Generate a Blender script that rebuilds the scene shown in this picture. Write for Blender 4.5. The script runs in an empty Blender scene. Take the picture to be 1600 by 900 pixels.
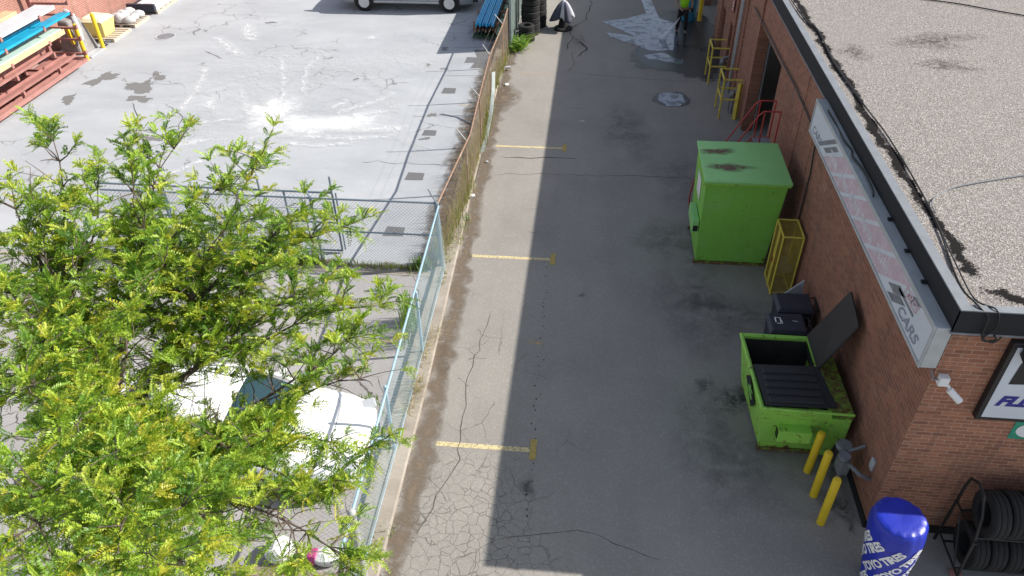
import bpy, bmesh, math, random
from mathutils import Vector, Matrix
random.seed(7)
R = math.radians
PI = math.pi
scn = bpy.context.scene
COL = scn.collection

# ------------------------------------------------------------------ camera
cam_d = bpy.data.cameras.new('camera'); cam = bpy.data.objects.new('camera', cam_d); COL.objects.link(cam)
CR = ((0.99458482, 0.10306344, -0.01337749), (0.05282338, -0.61216377, -0.78896464), (-0.08950262, 0.78398562, -0.61429295))
m = Matrix(((CR[0][0], -CR[1][0], -CR[2][0], 0), (CR[0][1], -CR[1][1], -CR[2][1], 0), (CR[0][2], -CR[1][2], -CR[2][2], 10), (0, 0, 0, 1)))
cam.matrix_world = m
cam_d.sensor_width = 36; cam_d.lens = 36 * 1173.86 / 1600; cam_d.clip_end = 2000
scn.camera = cam
def ray(px, py, t):
    a = ((px - 800) / 1173.86, (py - 450) / 1173.86, 1.0)
    return Vector([sum(CR[i][k] * a[i] for i in range(3)) * t for k in range(3)]) + Vector((0, 0, 10))
# ------------------------------------------------------------------ light
w = bpy.data.worlds.new('World'); scn.world = w; w.use_nodes = True
SD = Vector((5.64, 1.17, 4.31)).normalized()
nt = w.node_tree; sky = nt.nodes.new('ShaderNodeTexSky'); sky.sky_type = 'NISHITA'; sky.sun_disc = False
sky.sun_elevation = math.asin(SD.z); sky.sun_rotation = math.atan2(SD.x, SD.y)
hs = nt.nodes.new('ShaderNodeHueSaturation'); hs.inputs['Saturation'].default_value = .62; nt.links.new(sky.outputs[0], hs.inputs['Color']); nt.links.new(hs.outputs[0], nt.nodes['Background'].inputs[0]); nt.nodes['Background'].inputs[1].default_value = 0.115
sl = bpy.data.lights.new('sun', 'SUN'); sl.energy = 4.7; sl.angle = R(0.5); sl.color = (1.0, 0.95, 0.87)
so = bpy.data.objects.new('sun', sl); COL.objects.link(so); so.rotation_euler = SD.to_track_quat('Z', 'Y').to_euler()
scn.view_settings.view_transform = 'Standard'; scn.view_settings.look = 'None'
scn.view_settings.exposure = 0.60; scn.view_settings.gamma = 1
scn.render.engine = 'CYCLES'; scn.cycles.transparent_max_bounces = 48

# ------------------------------------------------------------------ materials
class N:
    def __init__(s, name):
        s.m = bpy.data.materials.new(name); s.m.use_nodes = True; s.t = s.m.node_tree; s.b = s.t.nodes['Principled BSDF']
        s.out = s.t.nodes['Material Output']
    def n(s, typ, **kw):
        x = s.t.nodes.new('ShaderNode' + typ)
        for k, v in kw.items():
            if k.startswith('i_'):
                k = k[2:]; k = int(k) if k.isdigit() else k.replace('_', ' ')
                s.set(x.inputs[k], v)
            else: setattr(x, k, v)
        return x
    def set(s, inp, v):
        if isinstance(v, bpy.types.NodeSocket): s.t.links.new(v, inp)
        elif isinstance(v, bpy.types.Node): s.t.links.new(v.outputs[0], inp)
        elif isinstance(v, tuple) and len(v) == 3 and inp.type == 'RGBA': inp.default_value = (*v, 1)
        else: inp.default_value = v
    def pos(s): return s.n('NewGeometry').outputs['Position']
    def obj(s): return s.n('TexCoord').outputs['Object']
    def noise(s, scale, detail=4, vec=None, rough=.6, dist=0.):
        x = s.n('TexNoise', i_Scale=scale, i_Detail=detail, i_Roughness=rough, i_Distortion=dist); s.set(x.inputs['Vector'], vec or s.pos()); return x.outputs[0]
    def ramp(s, f, *st):
        x = s.n('ValToRGB'); e = x.color_ramp.elements
        while len(e) < len(st): e.new(.5)
        for i, (p, c) in enumerate(st):
            e[i].position = p; e[i].color = (*c, 1) if isinstance(c, tuple) else (c, c, c, 1)
        s.set(x.inputs[0], f); return x.outputs[0]
    def mix(s, f, a, b, mode='MIX'):
        x = s.n('Mix', data_type='RGBA', blend_type=mode)
        s.set(x.inputs[0], f); s.set(x.inputs[6], a); s.set(x.inputs[7], b); return x.outputs[2]
    def math(s, op, a, b=0., c=0.):
        x = s.n('Math', operation=op); s.set(x.inputs[0], a); s.set(x.inputs[1], b); s.set(x.inputs[2], c); return x.outputs[0]
    def rng(s, v, a, b, c=0., d=1.):
        x = s.n('MapRange'); s.set(x.inputs[0], v)
        for i, q in enumerate((a, b, c, d)): x.inputs[i + 1].default_value = q
        return x.outputs[0]
    def xyz(s, v): x = s.n('SeparateXYZ'); s.set(x.inputs[0], v); return x.outputs
    def comb(s, *a):
        x = s.n('CombineXYZ')
        for i, q in enumerate(a): s.set(x.inputs[i], q)
        return x.outputs[0]
    def bump(s, h, st=.3, d=.01): x = s.n('Bump', i_Strength=st, i_Distance=d, i_Height=h); s.set(s.b.inputs['Normal'], x)
    def fin(s, col=None, rough=None, metal=None, spec=None):
        if col is not None: s.set(s.b.inputs['Base Color'], col)
        if rough is not None: s.set(s.b.inputs['Roughness'], rough)
        if metal is not None: s.set(s.b.inputs['Metallic'], metal)
        if spec is not None: s.set(s.b.inputs['Specular IOR Level'], spec)
        return s.m
    def alpha(s, a): s.set(s.b.inputs['Alpha'], a)

def plain(name, c, rough=.6, metal=0., var=.25, scale=6., dirt=None, dirt_amt=.35, bump=.05):
    s = N(name); o = s.obj()
    a = s.noise(scale, 5, o); c2 = tuple(max(0, x * (1 - var)) for x in c)
    col = s.mix(s.ramp(a, (.35, 0.), (.65, 1.)), c2, c)
    if dirt:
        d = s.ramp(s.noise(scale * .7, 8, o, .75, .4), (1 - dirt_amt - .1 + .08, 0.), (1 - dirt_amt + .12, 1.))
        col = s.mix(d, col, dirt)
    if bump: s.bump(s.noise(scale * 8, 3, o), bump, .01)
    return s.fin(col, rough, metal)

M = {}
def asphalt(name, base, dark, cracks=0):
    s = N(name); p = s.pos(); x, y, z = s.xyz(p)
    sp = s.noise(95, 2, p, .8); big = s.noise(.45, 5, p, .6)
    col = s.mix(s.ramp(sp, (.36, 0.), (.64, 1.)), tuple(c * .62 for c in base), tuple(min(1, c * 1.35) for c in base))
    col = s.mix(s.math('MULTIPLY', s.ramp(big, (.42, 0.), (.66, 1.)), .55), col, dark)
    st = s.n('TexNoise', i_Scale=1.0, i_Detail=5.); s.set(st.inputs['Vector'], s.comb(s.math('MULTIPLY', x, 2.2), s.math('MULTIPLY', y, .22), 0.))
    col = s.mix(s.math('MULTIPLY', s.ramp(st.outputs[0], (.5, 0.), (.72, 1.)), .3), col, dark)
    peb = s.n('TexVoronoi', i_Scale=38.); s.set(peb.inputs['Vector'], p)
    col = s.mix(s.math('MULTIPLY', s.ramp(s.xyz(peb.outputs['Color'])[0], (.8, 0.), (.86, 1.)), .16), col, (.5, .48, .45))
    if cracks:
        dv = s.n('TexNoise', i_Scale=3., i_Detail=4.); s.set(dv.inputs['Vector'], p)
        add = s.n('VectorMath', operation='MULTIPLY_ADD'); s.set(add.inputs[0], dv.outputs['Color']); add.inputs[1].default_value = (.26, .26, 0); s.set(add.inputs[2], p)
        v = s.n('TexVoronoi', feature='DISTANCE_TO_EDGE', i_Scale=5.6); s.set(v.inputs['Vector'], add)
        v2 = s.n('TexVoronoi', feature='DISTANCE_TO_EDGE', i_Scale=1.25); s.set(v2.inputs['Vector'], add)
        c1 = s.rng(v.outputs[0], .008, .035, .65, 0.); c2 = s.rng(v2.outputs[0], .004, .013, 1., 0.)
        # fine alligator cracking at the near end of the lane by the kerb; longer cracks further in
        nn = s.noise(.9, 3, p)
        near = s.math('MULTIPLY', s.rng(s.math('ADD', y, s.math('MULTIPLY', nn, 3.)), 8.6, 10.2, 1., 0.), s.rng(s.math('ADD', x, s.math('MULTIPLY', nn, 2.4)), .2, 1.2, 1., 0.))
        mid = s.math('MULTIPLY', s.ramp(nn, (.5, 0.), (.58, 1.)), s.rng(s.math('ADD', s.math('MULTIPLY', x, .6), y), 9., 12.5, .9, 0.06))
        cr = s.math('MAXIMUM', s.math('MULTIPLY', c1, near), s.math('MULTIPLY', s.math('MULTIPLY', c2, mid), s.rng(x, -1., .6, .7, .0)))
        if cracks == 2: cr = s.math('MULTIPLY', c2, s.ramp(nn, (.42, 0.), (.55, .9)))
        col = s.mix(cr, col, (.07, .06, .052))
        s.bump(s.math('SUBTRACT', sp, s.math('MULTIPLY', cr, 2.)), .35, .006)
    else: s.bump(sp, .3, .005)
    return s.fin(col, .92, spec=.25)
M['lane'] = asphalt('lane_asphalt', (.292, .270, .244), (.218, .204, .188), 1)
M['lot'] = asphalt('parking_asphalt', (.36, .345, .34), (.29, .275, .27), 2)
def concrete(name, c, c2, scale=.6, crack=True):
    s = N(name); p = s.pos(); x, y, z = s.xyz(p)
    v = s.comb(s.math('MULTIPLY', x, .5), y, z)
    col = s.mix(s.ramp(s.noise(scale, 8, v, .65), (.36, 0.), (.66, 1.)), c2, c)
    col = s.mix(s.math('MULTIPLY', s.ramp(s.noise(2.2, 6, v, .7, .6), (.56, 0.), (.74, 1.)), .4), col, tuple(min(1, q * 1.22) for q in c))
    col = s.mix(s.math('MULTIPLY', s.ramp(s.noise(60, 2, p), (.4, 0.), (.6, 1.)), .18), col, tuple(q * .55 for q in c2))
    if crack:
        dv = s.n('TexNoise', i_Scale=1.6, i_Detail=5.); s.set(dv.inputs['Vector'], p)
        add = s.n('VectorMath', operation='MULTIPLY_ADD'); s.set(add.inputs[0], dv.outputs['Color']); add.inputs[1].default_value = (1., 1., 0); s.set(add.inputs[2], p)
        vo = s.n('TexVoronoi', feature='DISTANCE_TO_EDGE', i_Scale=.9); s.set(vo.inputs['Vector'], add)
        cr = s.math('MULTIPLY', s.rng(vo.outputs[0], .006, .018, 1., 0.), s.ramp(s.noise(.28, 3, p), (.52, 0.), (.6, .8)))
        col = s.mix(cr, col, (.12, .11, .1))
    s.bump(s.noise(40, 3, p), .15, .006)
    return s.fin(col, .85, spec=.3)
M['yard'] = concrete('yard_concrete', (.45, .465, .485), (.37, .385, .405))
M['kerb'] = concrete('kerb_concrete', (.42, .375, .32), (.29, .25, .21), 2.5, False)
M['walk'] = concrete('walk_concrete', (.34, .33, .31), (.25, .24, .23), 1.5, False)
def brick(name, ax, c1, c2, mo):
    s = N(name); x, y, z = s.xyz(s.pos())
    v = s.comb(x if ax == 'x' else y, z, 0.)
    b = s.n('TexBrick', offset=.5, i_Color1=c1, i_Color2=c2, i_Mortar=mo, i_Scale=1., i_Mortar_Size=.006, i_Mortar_Smooth=.3, i_Bias=0., i_Brick_Width=.21, i_Row_Height=.068)
    s.set(b.inputs['Vector'], v)
    col = s.mix(s.math('MULTIPLY', s.ramp(s.noise(1.1, 6, s.pos(), .7), (.4, 0.), (.7, 1.)), .5), b.outputs[0], tuple(q * .6 for q in c1))
    col = s.mix(s.math('MULTIPLY', s.ramp(s.noise(16, 3, s.pos(), .7), (.5, 0.), (.75, 1.)), .35), col, (.42, .2, .1))
    stn = s.n('TexNoise', i_Scale=1., i_Detail=6., i_Roughness=.7); s.set(stn.inputs['Vector'], s.comb(s.math('MULTIPLY', x, 3.), s.math('MULTIPLY', y, 3.), s.math('MULTIPLY', z, .45)))
    col = s.mix(s.math('MULTIPLY', s.ramp(stn.outputs[0], (.52, 0.), (.7, 1.)), .45), col, (.10, .065, .05))
    col = s.mix(s.math('MULTIPLY', s.ramp(s.noise(2.5, 5, None, .75), (.6, 0.), (.75, 1.)), .35), col, (.5, .40, .33))
    lowz = s.rng(z, 0., .35, .7, 0.)
    col = s.mix(s.math('MULTIPLY', lowz, s.noise(5, 4)), col, (.08, .06, .05))
    s.bump(s.math('SUBTRACT', s.math('MULTIPLY', s.noise(30, 2), .3), b.outputs['Fac']), .5, .006)
    return s.fin(col, .88)
BR = ((.41, .175, .10), (.23, .095, .06), (.46, .31, .22))
M['brick_x'] = brick('brick_front', 'x', *BR); M['brick_y'] = brick('brick_side', 'y', (.32, .135, .085), (.19, .08, .055), (.36, .21, .145))
M['brick_l'] = brick('brick_neighbour', 'y', (.36, .15, .11), (.3, .12, .09), (.5, .4, .36))
def gravel():
    s = N('roof_gravel'); p = s.pos(); x, y, z = s.xyz(p)
    v = s.n('TexVoronoi', i_Scale=62.); s.set(v.inputs['Vector'], p)
    g = s.ramp(s.xyz(v.outputs['Color'])[0], (0., (.13, .112, .10)), (.3, (.22, .195, .178)), (.75, (.31, .28, .257)), (1., (.55, .51, .475)))
    g = s.mix(s.rng(v.outputs['Distance'], .5, .75, 0., .7), g, (.07, .06, .055))
    g = s.mix(s.math('MULTIPLY', s.ramp(s.noise(.5, 6, p), (.42, 0.), (.7, 1.)), .35), g, (.25, .225, .21))
    s.bump(v.outputs['Distance'], .6, .01)
    return s.fin(g, .9)
M['gravel'] = gravel()
def tar():
    s = N('tar_patches'); p = s.pos(); uv = s.xyz(s.n('TexCoord').outputs['UV'])
    a = s.math('ADD', s.noise(6, 8, p, .8), s.math('MULTIPLY', s.noise(38, 3, p, .8), .75))
    e = s.rng(s.math('ABSOLUTE', uv[0]), .1, 1., .12, -.32)
    s.alpha(s.ramp(s.math('ADD', a, e), (.82, 0.), (.86, 1.)))
    return s.fin((.014, .012, .012), .95, spec=.1)
M['tar'] = tar()
def stain(name, c, dens=.5, ns=3., rough=.9, soft=.08, hi=None):
    """a ground mark; UV.x runs 0 (middle) to 1 (rim)"""
    s = N(name); p = s.pos(); uv = s.xyz(s.n('TexCoord').outputs['UV'])
    a = s.math('ADD', s.noise(ns, 7, p, .7, .4), s.rng(uv[0], .15, 1., dens, dens - 1.))
    s.alpha(s.math('MULTIPLY', s.ramp(a, (.5, 0.), (.5 + soft, 1.)), hi or 1.))
    return s.fin(c, rough)
def soft(name, c, hi=.8, ns=3., pw=1.3, lo=.35, up=.62, rough=.9):
    s = N(name); p = s.pos(); uv = s.xyz(s.n('TexCoord').outputs['UV'])
    f = s.math('POWER', s.rng(uv[0], 0., .92, 1., 0.), pw); a = s.ramp(s.noise(ns, 8, p, .72, .5), (lo, 0.), (up, 1.))
    s.alpha(s.math('MINIMUM', s.math('MULTIPLY', s.math('MULTIPLY', f, a), hi), 1.)); return s.fin(c, rough)
M['powder'] = soft('white_powder', (.80, .81, .82), 2.2, 2.5, 1.2, .28, .6)
M['core'] = soft('powder_core', (.84, .85, .86), 1.9, 3, 1.2, .1, .5)
M['scuff'] = soft('white_scuff', (.70, .71, .72), 1.0, 5, .8, .36, .62)
M['arc'] = soft('tyre_arc', (.62, .63, .64), .42, 4, .8, .34, .6)
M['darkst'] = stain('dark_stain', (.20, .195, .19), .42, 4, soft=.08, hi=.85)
M['oil'] = soft('oil_stain', (.035, .034, .033), .85, 5, .9, .42, .68, .7)
M['damp'] = soft('damp_stain', (.08, .078, .074), .5, 2.5, .8, .38, .66, .8)
M['drip'] = stain('oil_drip', (.03, .03, .03), .8, 9, soft=.1)
M['rooft'] = soft('roof_stain', (.07, .05, .05), .9, 9, .8, .42, .62)
M['patch'] = stain('patch_and_shadow', (.17, .17, .175), 1.0, 6, soft=.1, hi=.85)  # repair patches, and the painted shadow beside the rusty fence
M['dirt'] = soft('kerb_dirt', (.17, .128, .09), 1.1, 4, .7, .28, .6)
M['wet'] = stain('wet_ground', (.030, .031, .033), .95, 1.5, rough=.35, soft=.2, hi=.85)
M['crack'] = stain('crack_line', (.06, .054, .05), .62, 12, soft=.3, hi=.8)
s = N('yellow_road_paint'); u = s.xyz(s.n('TexCoord').outputs['UV'])
s.alpha(s.ramp(s.noise(16, 5, s.pos(), .8), (.36, 0.), (.5, .85))); M['ypaint'] = s.fin((.70, .58, .32), .8)
M['tpaint'] = plain('worn_T_paint', (.50, .36, .10), .85, 0, .35, 14, (.3, .26, .2), .45)
s = N('faded_yellow_paint'); s.alpha(s.ramp(s.noise(14, 5, s.pos(), .8), (.45, 0.), (.62, .8))); M['ypaint2'] = s.fin((.6, .42, .2), .8)
s = N('puddle_water'); p = s.pos(); u = s.xyz(s.n('TexCoord').outputs['UV'])
s.bump(s.noise(6, 4, p, .6), .10, .01)
s.alpha(s.ramp(s.noise(3.2, 6, p, .7, .5), (.36, .35), (.5, 1.)))
M['water'] = s.fin(s.mix(s.noise(4, 5, p), (.07, .085, .11), (.2, .235, .30)), .12, spec=.9)  # blue-grey base colour carries a painted sky reflection

def green(name, c, rust, amt, sc=2.5):
    s = N(name); o = s.obj(); col = s.mix(s.noise(1.8, 5, o), c, tuple(q * .78 for q in c))
    col = s.mix(s.math('MULTIPLY', s.ramp(s.noise(1.2, 4, o), (.55, 0.), (.75, 1.)), .25), col, (.35, .6, .35))
    x, y, z = s.xyz(o)
    low = s.rng(z, 0., .25, .09, 0.)
    r = s.ramp(s.math('ADD', s.noise(sc * 2.4, 9, o, .78, .3), low), (amt, 0.), (amt + .035, 1.))
    col = s.mix(r, col, s.mix(s.noise(12, 4, o), rust, (.05, .03, .02)))
    stk = s.n('TexNoise', i_Scale=1., i_Detail=7., i_Roughness=.72); s.set(stk.inputs['Vector'], s.comb(s.math('MULTIPLY', x, 7.), s.math('MULTIPLY', y, 7.), s.math('MULTIPLY', z, .8)))
    col = s.mix(s.math('MULTIPLY', s.ramp(stk.outputs[0], (.58, 0.), (.72, 1.)), .22), col, (.12, .13, .04))
    scr = s.n('TexNoise', i_Scale=9., i_Detail=6., i_Roughness=.8); s.set(scr.inputs['Vector'], s.comb(s.math('MULTIPLY', x, .4), y, s.math('MULTIPLY', z, 3.)))
    col = s.mix(s.ramp(scr.outputs[0], (amt + .0, 0.), (amt + .03, .7)), col, (.1, .09, .05))
    s.bump(s.noise(3, 4, o), .12, .03)
    return s.fin(col, .5)
M['green'] = green('green_paint', (.23, .56, .08), (.25, .1, .04), .625)
M['green_lid'] = green('green_lid_paint', (.28, .63, .20), (.25, .14, .08), .66)
M['green_b'] = green('worn_green_paint', (.34, .70, .10), (.26, .10, .03), .58)
M['green_rust'] = green('rusted_green_paint', (.22, .42, .05), (.27, .12, .04), .50, 5)
M['rustpatch'] = soft('rust_patch', (.17, .09, .07), 1.5, 9, .9, .3, .6)
M['black_pl'] = plain('black_plastic', (.012, .013, .016), .55, 0, .3, 5)
M['navy_pl'] = plain('dark_navy_plastic', (.028, .032, .055), .45, 0, .3, 5, (.1, .1, .1), .22)
M['black'] = plain('black_paint', (.012, .012, .013), .5)
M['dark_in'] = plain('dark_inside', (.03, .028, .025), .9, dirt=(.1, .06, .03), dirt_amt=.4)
M['yellow'] = plain('yellow_paint', (.75, .52, .02), .5, 0, .12, 4, (.22, .15, .04), .26)
M['yellow_pale'] = plain('worn_yellow_paint', (.62, .50, .07), .6, 0, .2, 5, (.18, .1, .04), .34)
M['amber'] = plain('dull_amber_paint', (.46, .33, .06), .6, 0, .3, 5, (.2, .12, .04), .35)
M['red'] = plain('red_paint', (.42, .03, .03), .5, 0, .3, 5, (.1, .03, .02), .35)
M['fascia'] = plain('dark_fascia_metal', (.011, .012, .015), .8, 0, .2, 2)
M['flash'] = plain('pale_flashing', (.20, .215, .24), .7, 0, .2, 3)
M['alu'] = plain('sign_aluminium', (.46, .48, .48), .5, .0, .15, 4, (.3, .31, .28), .3)
M['signwhite'] = plain('sign_face_white', (.62, .66, .71), .5, 0, .08, 2, (.48, .5, .54), .4)
M['pink'] = plain('faded_red_vinyl', (.57, .43, .48), .6, 0, .12, 8, (.6, .53, .58), .5)
M['fadetext'] = plain('faded_white_letters', (.80, .78, .83), .6)
M['fadered'] = plain('faded_pink_letters', (.62, .42, .45), .6, 0, .15, 20, (.6, .6, .64), .45)
M['greyblue'] = plain('faded_blue_letters', (.28, .31, .38), .6, 0, .2, 20, (.45, .48, .54), .4)
M['grey'] = plain('mid_grey', (.22, .23, .25), .6, 0, .3, 12, (.35, .36, .38), .35)
M['lgrey'] = plain('light_grey', (.50, .51, .53), .6)
M['white'] = plain('white_paint', (.78, .78, .77), .5, 0, .06, 3)
M['blueletter'] = plain('navy_letters', (.02, .02, .25), .5, bump=0)
M['sgreen'] = plain('sign_green', (.03, .32, .2), .5)
M['steel'] = plain('galvanised_steel', (.38, .40, .42), .45, .5, .2, 8)
M['greypole'] = plain('grey_galvanised_pole', (.45, .45, .44), .5, .2, .2, 5)
M['bluewire'] = plain('blue_green_wire', (.26, .38, .42), .5, 0, .35, 3)
M['bluepaint'] = plain('pale_blue_rail_paint', (.33, .47, .56), .5, 0, .2, 4, (.3, .3, .3), .3)
M['gatewire'] = plain('slate_wire', (.20, .25, .29), .5, .2, .2, 3)
M['rustwire'] = plain('rusty_wire', (.20, .14, .095), .8, 0, .3, 4, (.3, .26, .2), .45)
M['rustrail'] = plain('rusty_rail', (.30, .19, .13), .8, 0, .3, 4, (.45, .38, .32), .4)
M['rubber'] = plain('tyre_rubber', (.013, .013, .014), .85, 0, .3, 6, (.04, .04, .04), .3)
M['toyo'] = plain('blue_inflatable_vinyl', (.010, .028, .42), .42, 0, .25, 3, bump=.25)
s = N('dark_cloth_blue'); M['cloth_d'] = s.fin((.05, .055, .08), .8)
M['cloth_w'] = plain('pale_cloth', (.62, .63, .68), .85)
M['hivis'] = plain('hi_vis_shirt', (.35, .85, .02), .8, 0, .2, 8)
M['trouser'] = plain('black_trousers', (.01, .01, .012), .8)
M['skin'] = plain('skin', (.32, .19, .13), .6); M['hair'] = plain('hair', (.02, .015, .01), .7)
M['carwhite'] = plain('white_car_paint', (.86, .86, .86), .22, 0, .02, 1, bump=0)
M['silver'] = plain('silver_van_paint', (.33, .35, .36), .32, .5, .05, 1, bump=0)
s = N('dark_glass'); M['glass'] = s.fin(s.mix(s.noise(1.2, 2, s.obj()), (.012, .03, .04), (.03, .07, .08)), .08, spec=.7)
M['lamp'] = plain('headlamp_lens', (.6, .62, .64), .15, .2, .1, 5)
M['rim'] = plain('alloy_rim', (.55, .56, .57), .35, .5, .1, 5)
M['terra'] = plain('red_primer_steel', (.38, .18, .155), .65, 0, .2, 3, (.3, .13, .1), .35)
M['cyan'] = plain('cyan_sheet_metal', (.01, .36, .58), .45, 0, .3, 2, (.02, .1, .25), .3)
M['cyanbar'] = plain('bright_blue_bar', (.01, .42, .78), .45, 0, .2, 3)
M['mint'] = plain('mint_sheet_metal', (.50, .62, .54), .55, 0, .15, 3)
M['mintgreen'] = plain('pale_green_block', (.36, .62, .42), .6, 0, .2, 8, (.1, .2, .12), .35)
M['orange'] = plain('tan_sheet_metal', (.70, .48, .28), .55, 0, .2, 3)
M['paleblue'] = plain('pale_grey_profile', (.56, .60, .63), .45, 0, .15, 3)
M['tarp'] = plain('dusty_machine_grey', (.30, .28, .27), .8, 0, .4, 3, (.2, .16, .14), .45)
M['lemon'] = plain('yellow_plastic_bin', (.78, .66, .22), .5, 0, .1, 3)
M['lemonlid'] = plain('pale_yellow_lid', (.80, .76, .52), .5, 0, .1, 3)
M['wood'] = plain('weathered_wood', (.34, .28, .21), .85, 0, .4, 6, (.16, .13, .1), .4)
M['palewood'] = plain('pale_pallet_wood', (.55, .47, .38), .85, 0, .3, 6)
M['bag'] = plain('white_grey_sacks', (.62, .62, .62), .7, 0, .3, 5, (.3, .3, .31), .4)
M['darkgreen'] = plain('dark_green_paint', (.03, .12, .05), .6, 0, .4, 6, (.02, .03, .02), .5)
M['pinkbag'] = plain('magenta_print', (.55, .08, .25), .6)
M['cardboard'] = plain('grey_board', (.42, .44, .48), .8)
def bark():
    s = N('bark'); o = s.obj(); s.bump(s.noise(25, 5, o), .6, .02)
    return s.fin(s.mix(s.noise(9, 5, o), (.055, .04, .033), (.17, .13, .105)), .9)
M['bark'] = bark()
def leaf(name):
    s = N(name); a = s.n('Attribute', attribute_name='tint'); c = a.outputs['Color']
    d = s.b; s.set(d.inputs['Base Color'], c); s.set(d.inputs['Roughness'], .45)
    tr = s.n('BsdfTranslucent'); s.set(tr.inputs[0], s.mix(.5, c, (.42, .60, .04))); mx = s.n('MixShader'); mx.inputs[0].default_value = .42
    s.t.links.new(d.outputs[0], mx.inputs[1]); s.t.links.new(tr.outputs[0], mx.inputs[2]); s.t.links.new(mx.outputs[0], s.out.inputs[0])
    return s.m
M['leaf'] = leaf('leaf')
s = N('water_jet'); s.set(s.b.inputs['Alpha'], .45); M['jet'] = s.fin((.75, .8, .85), .4)

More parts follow.
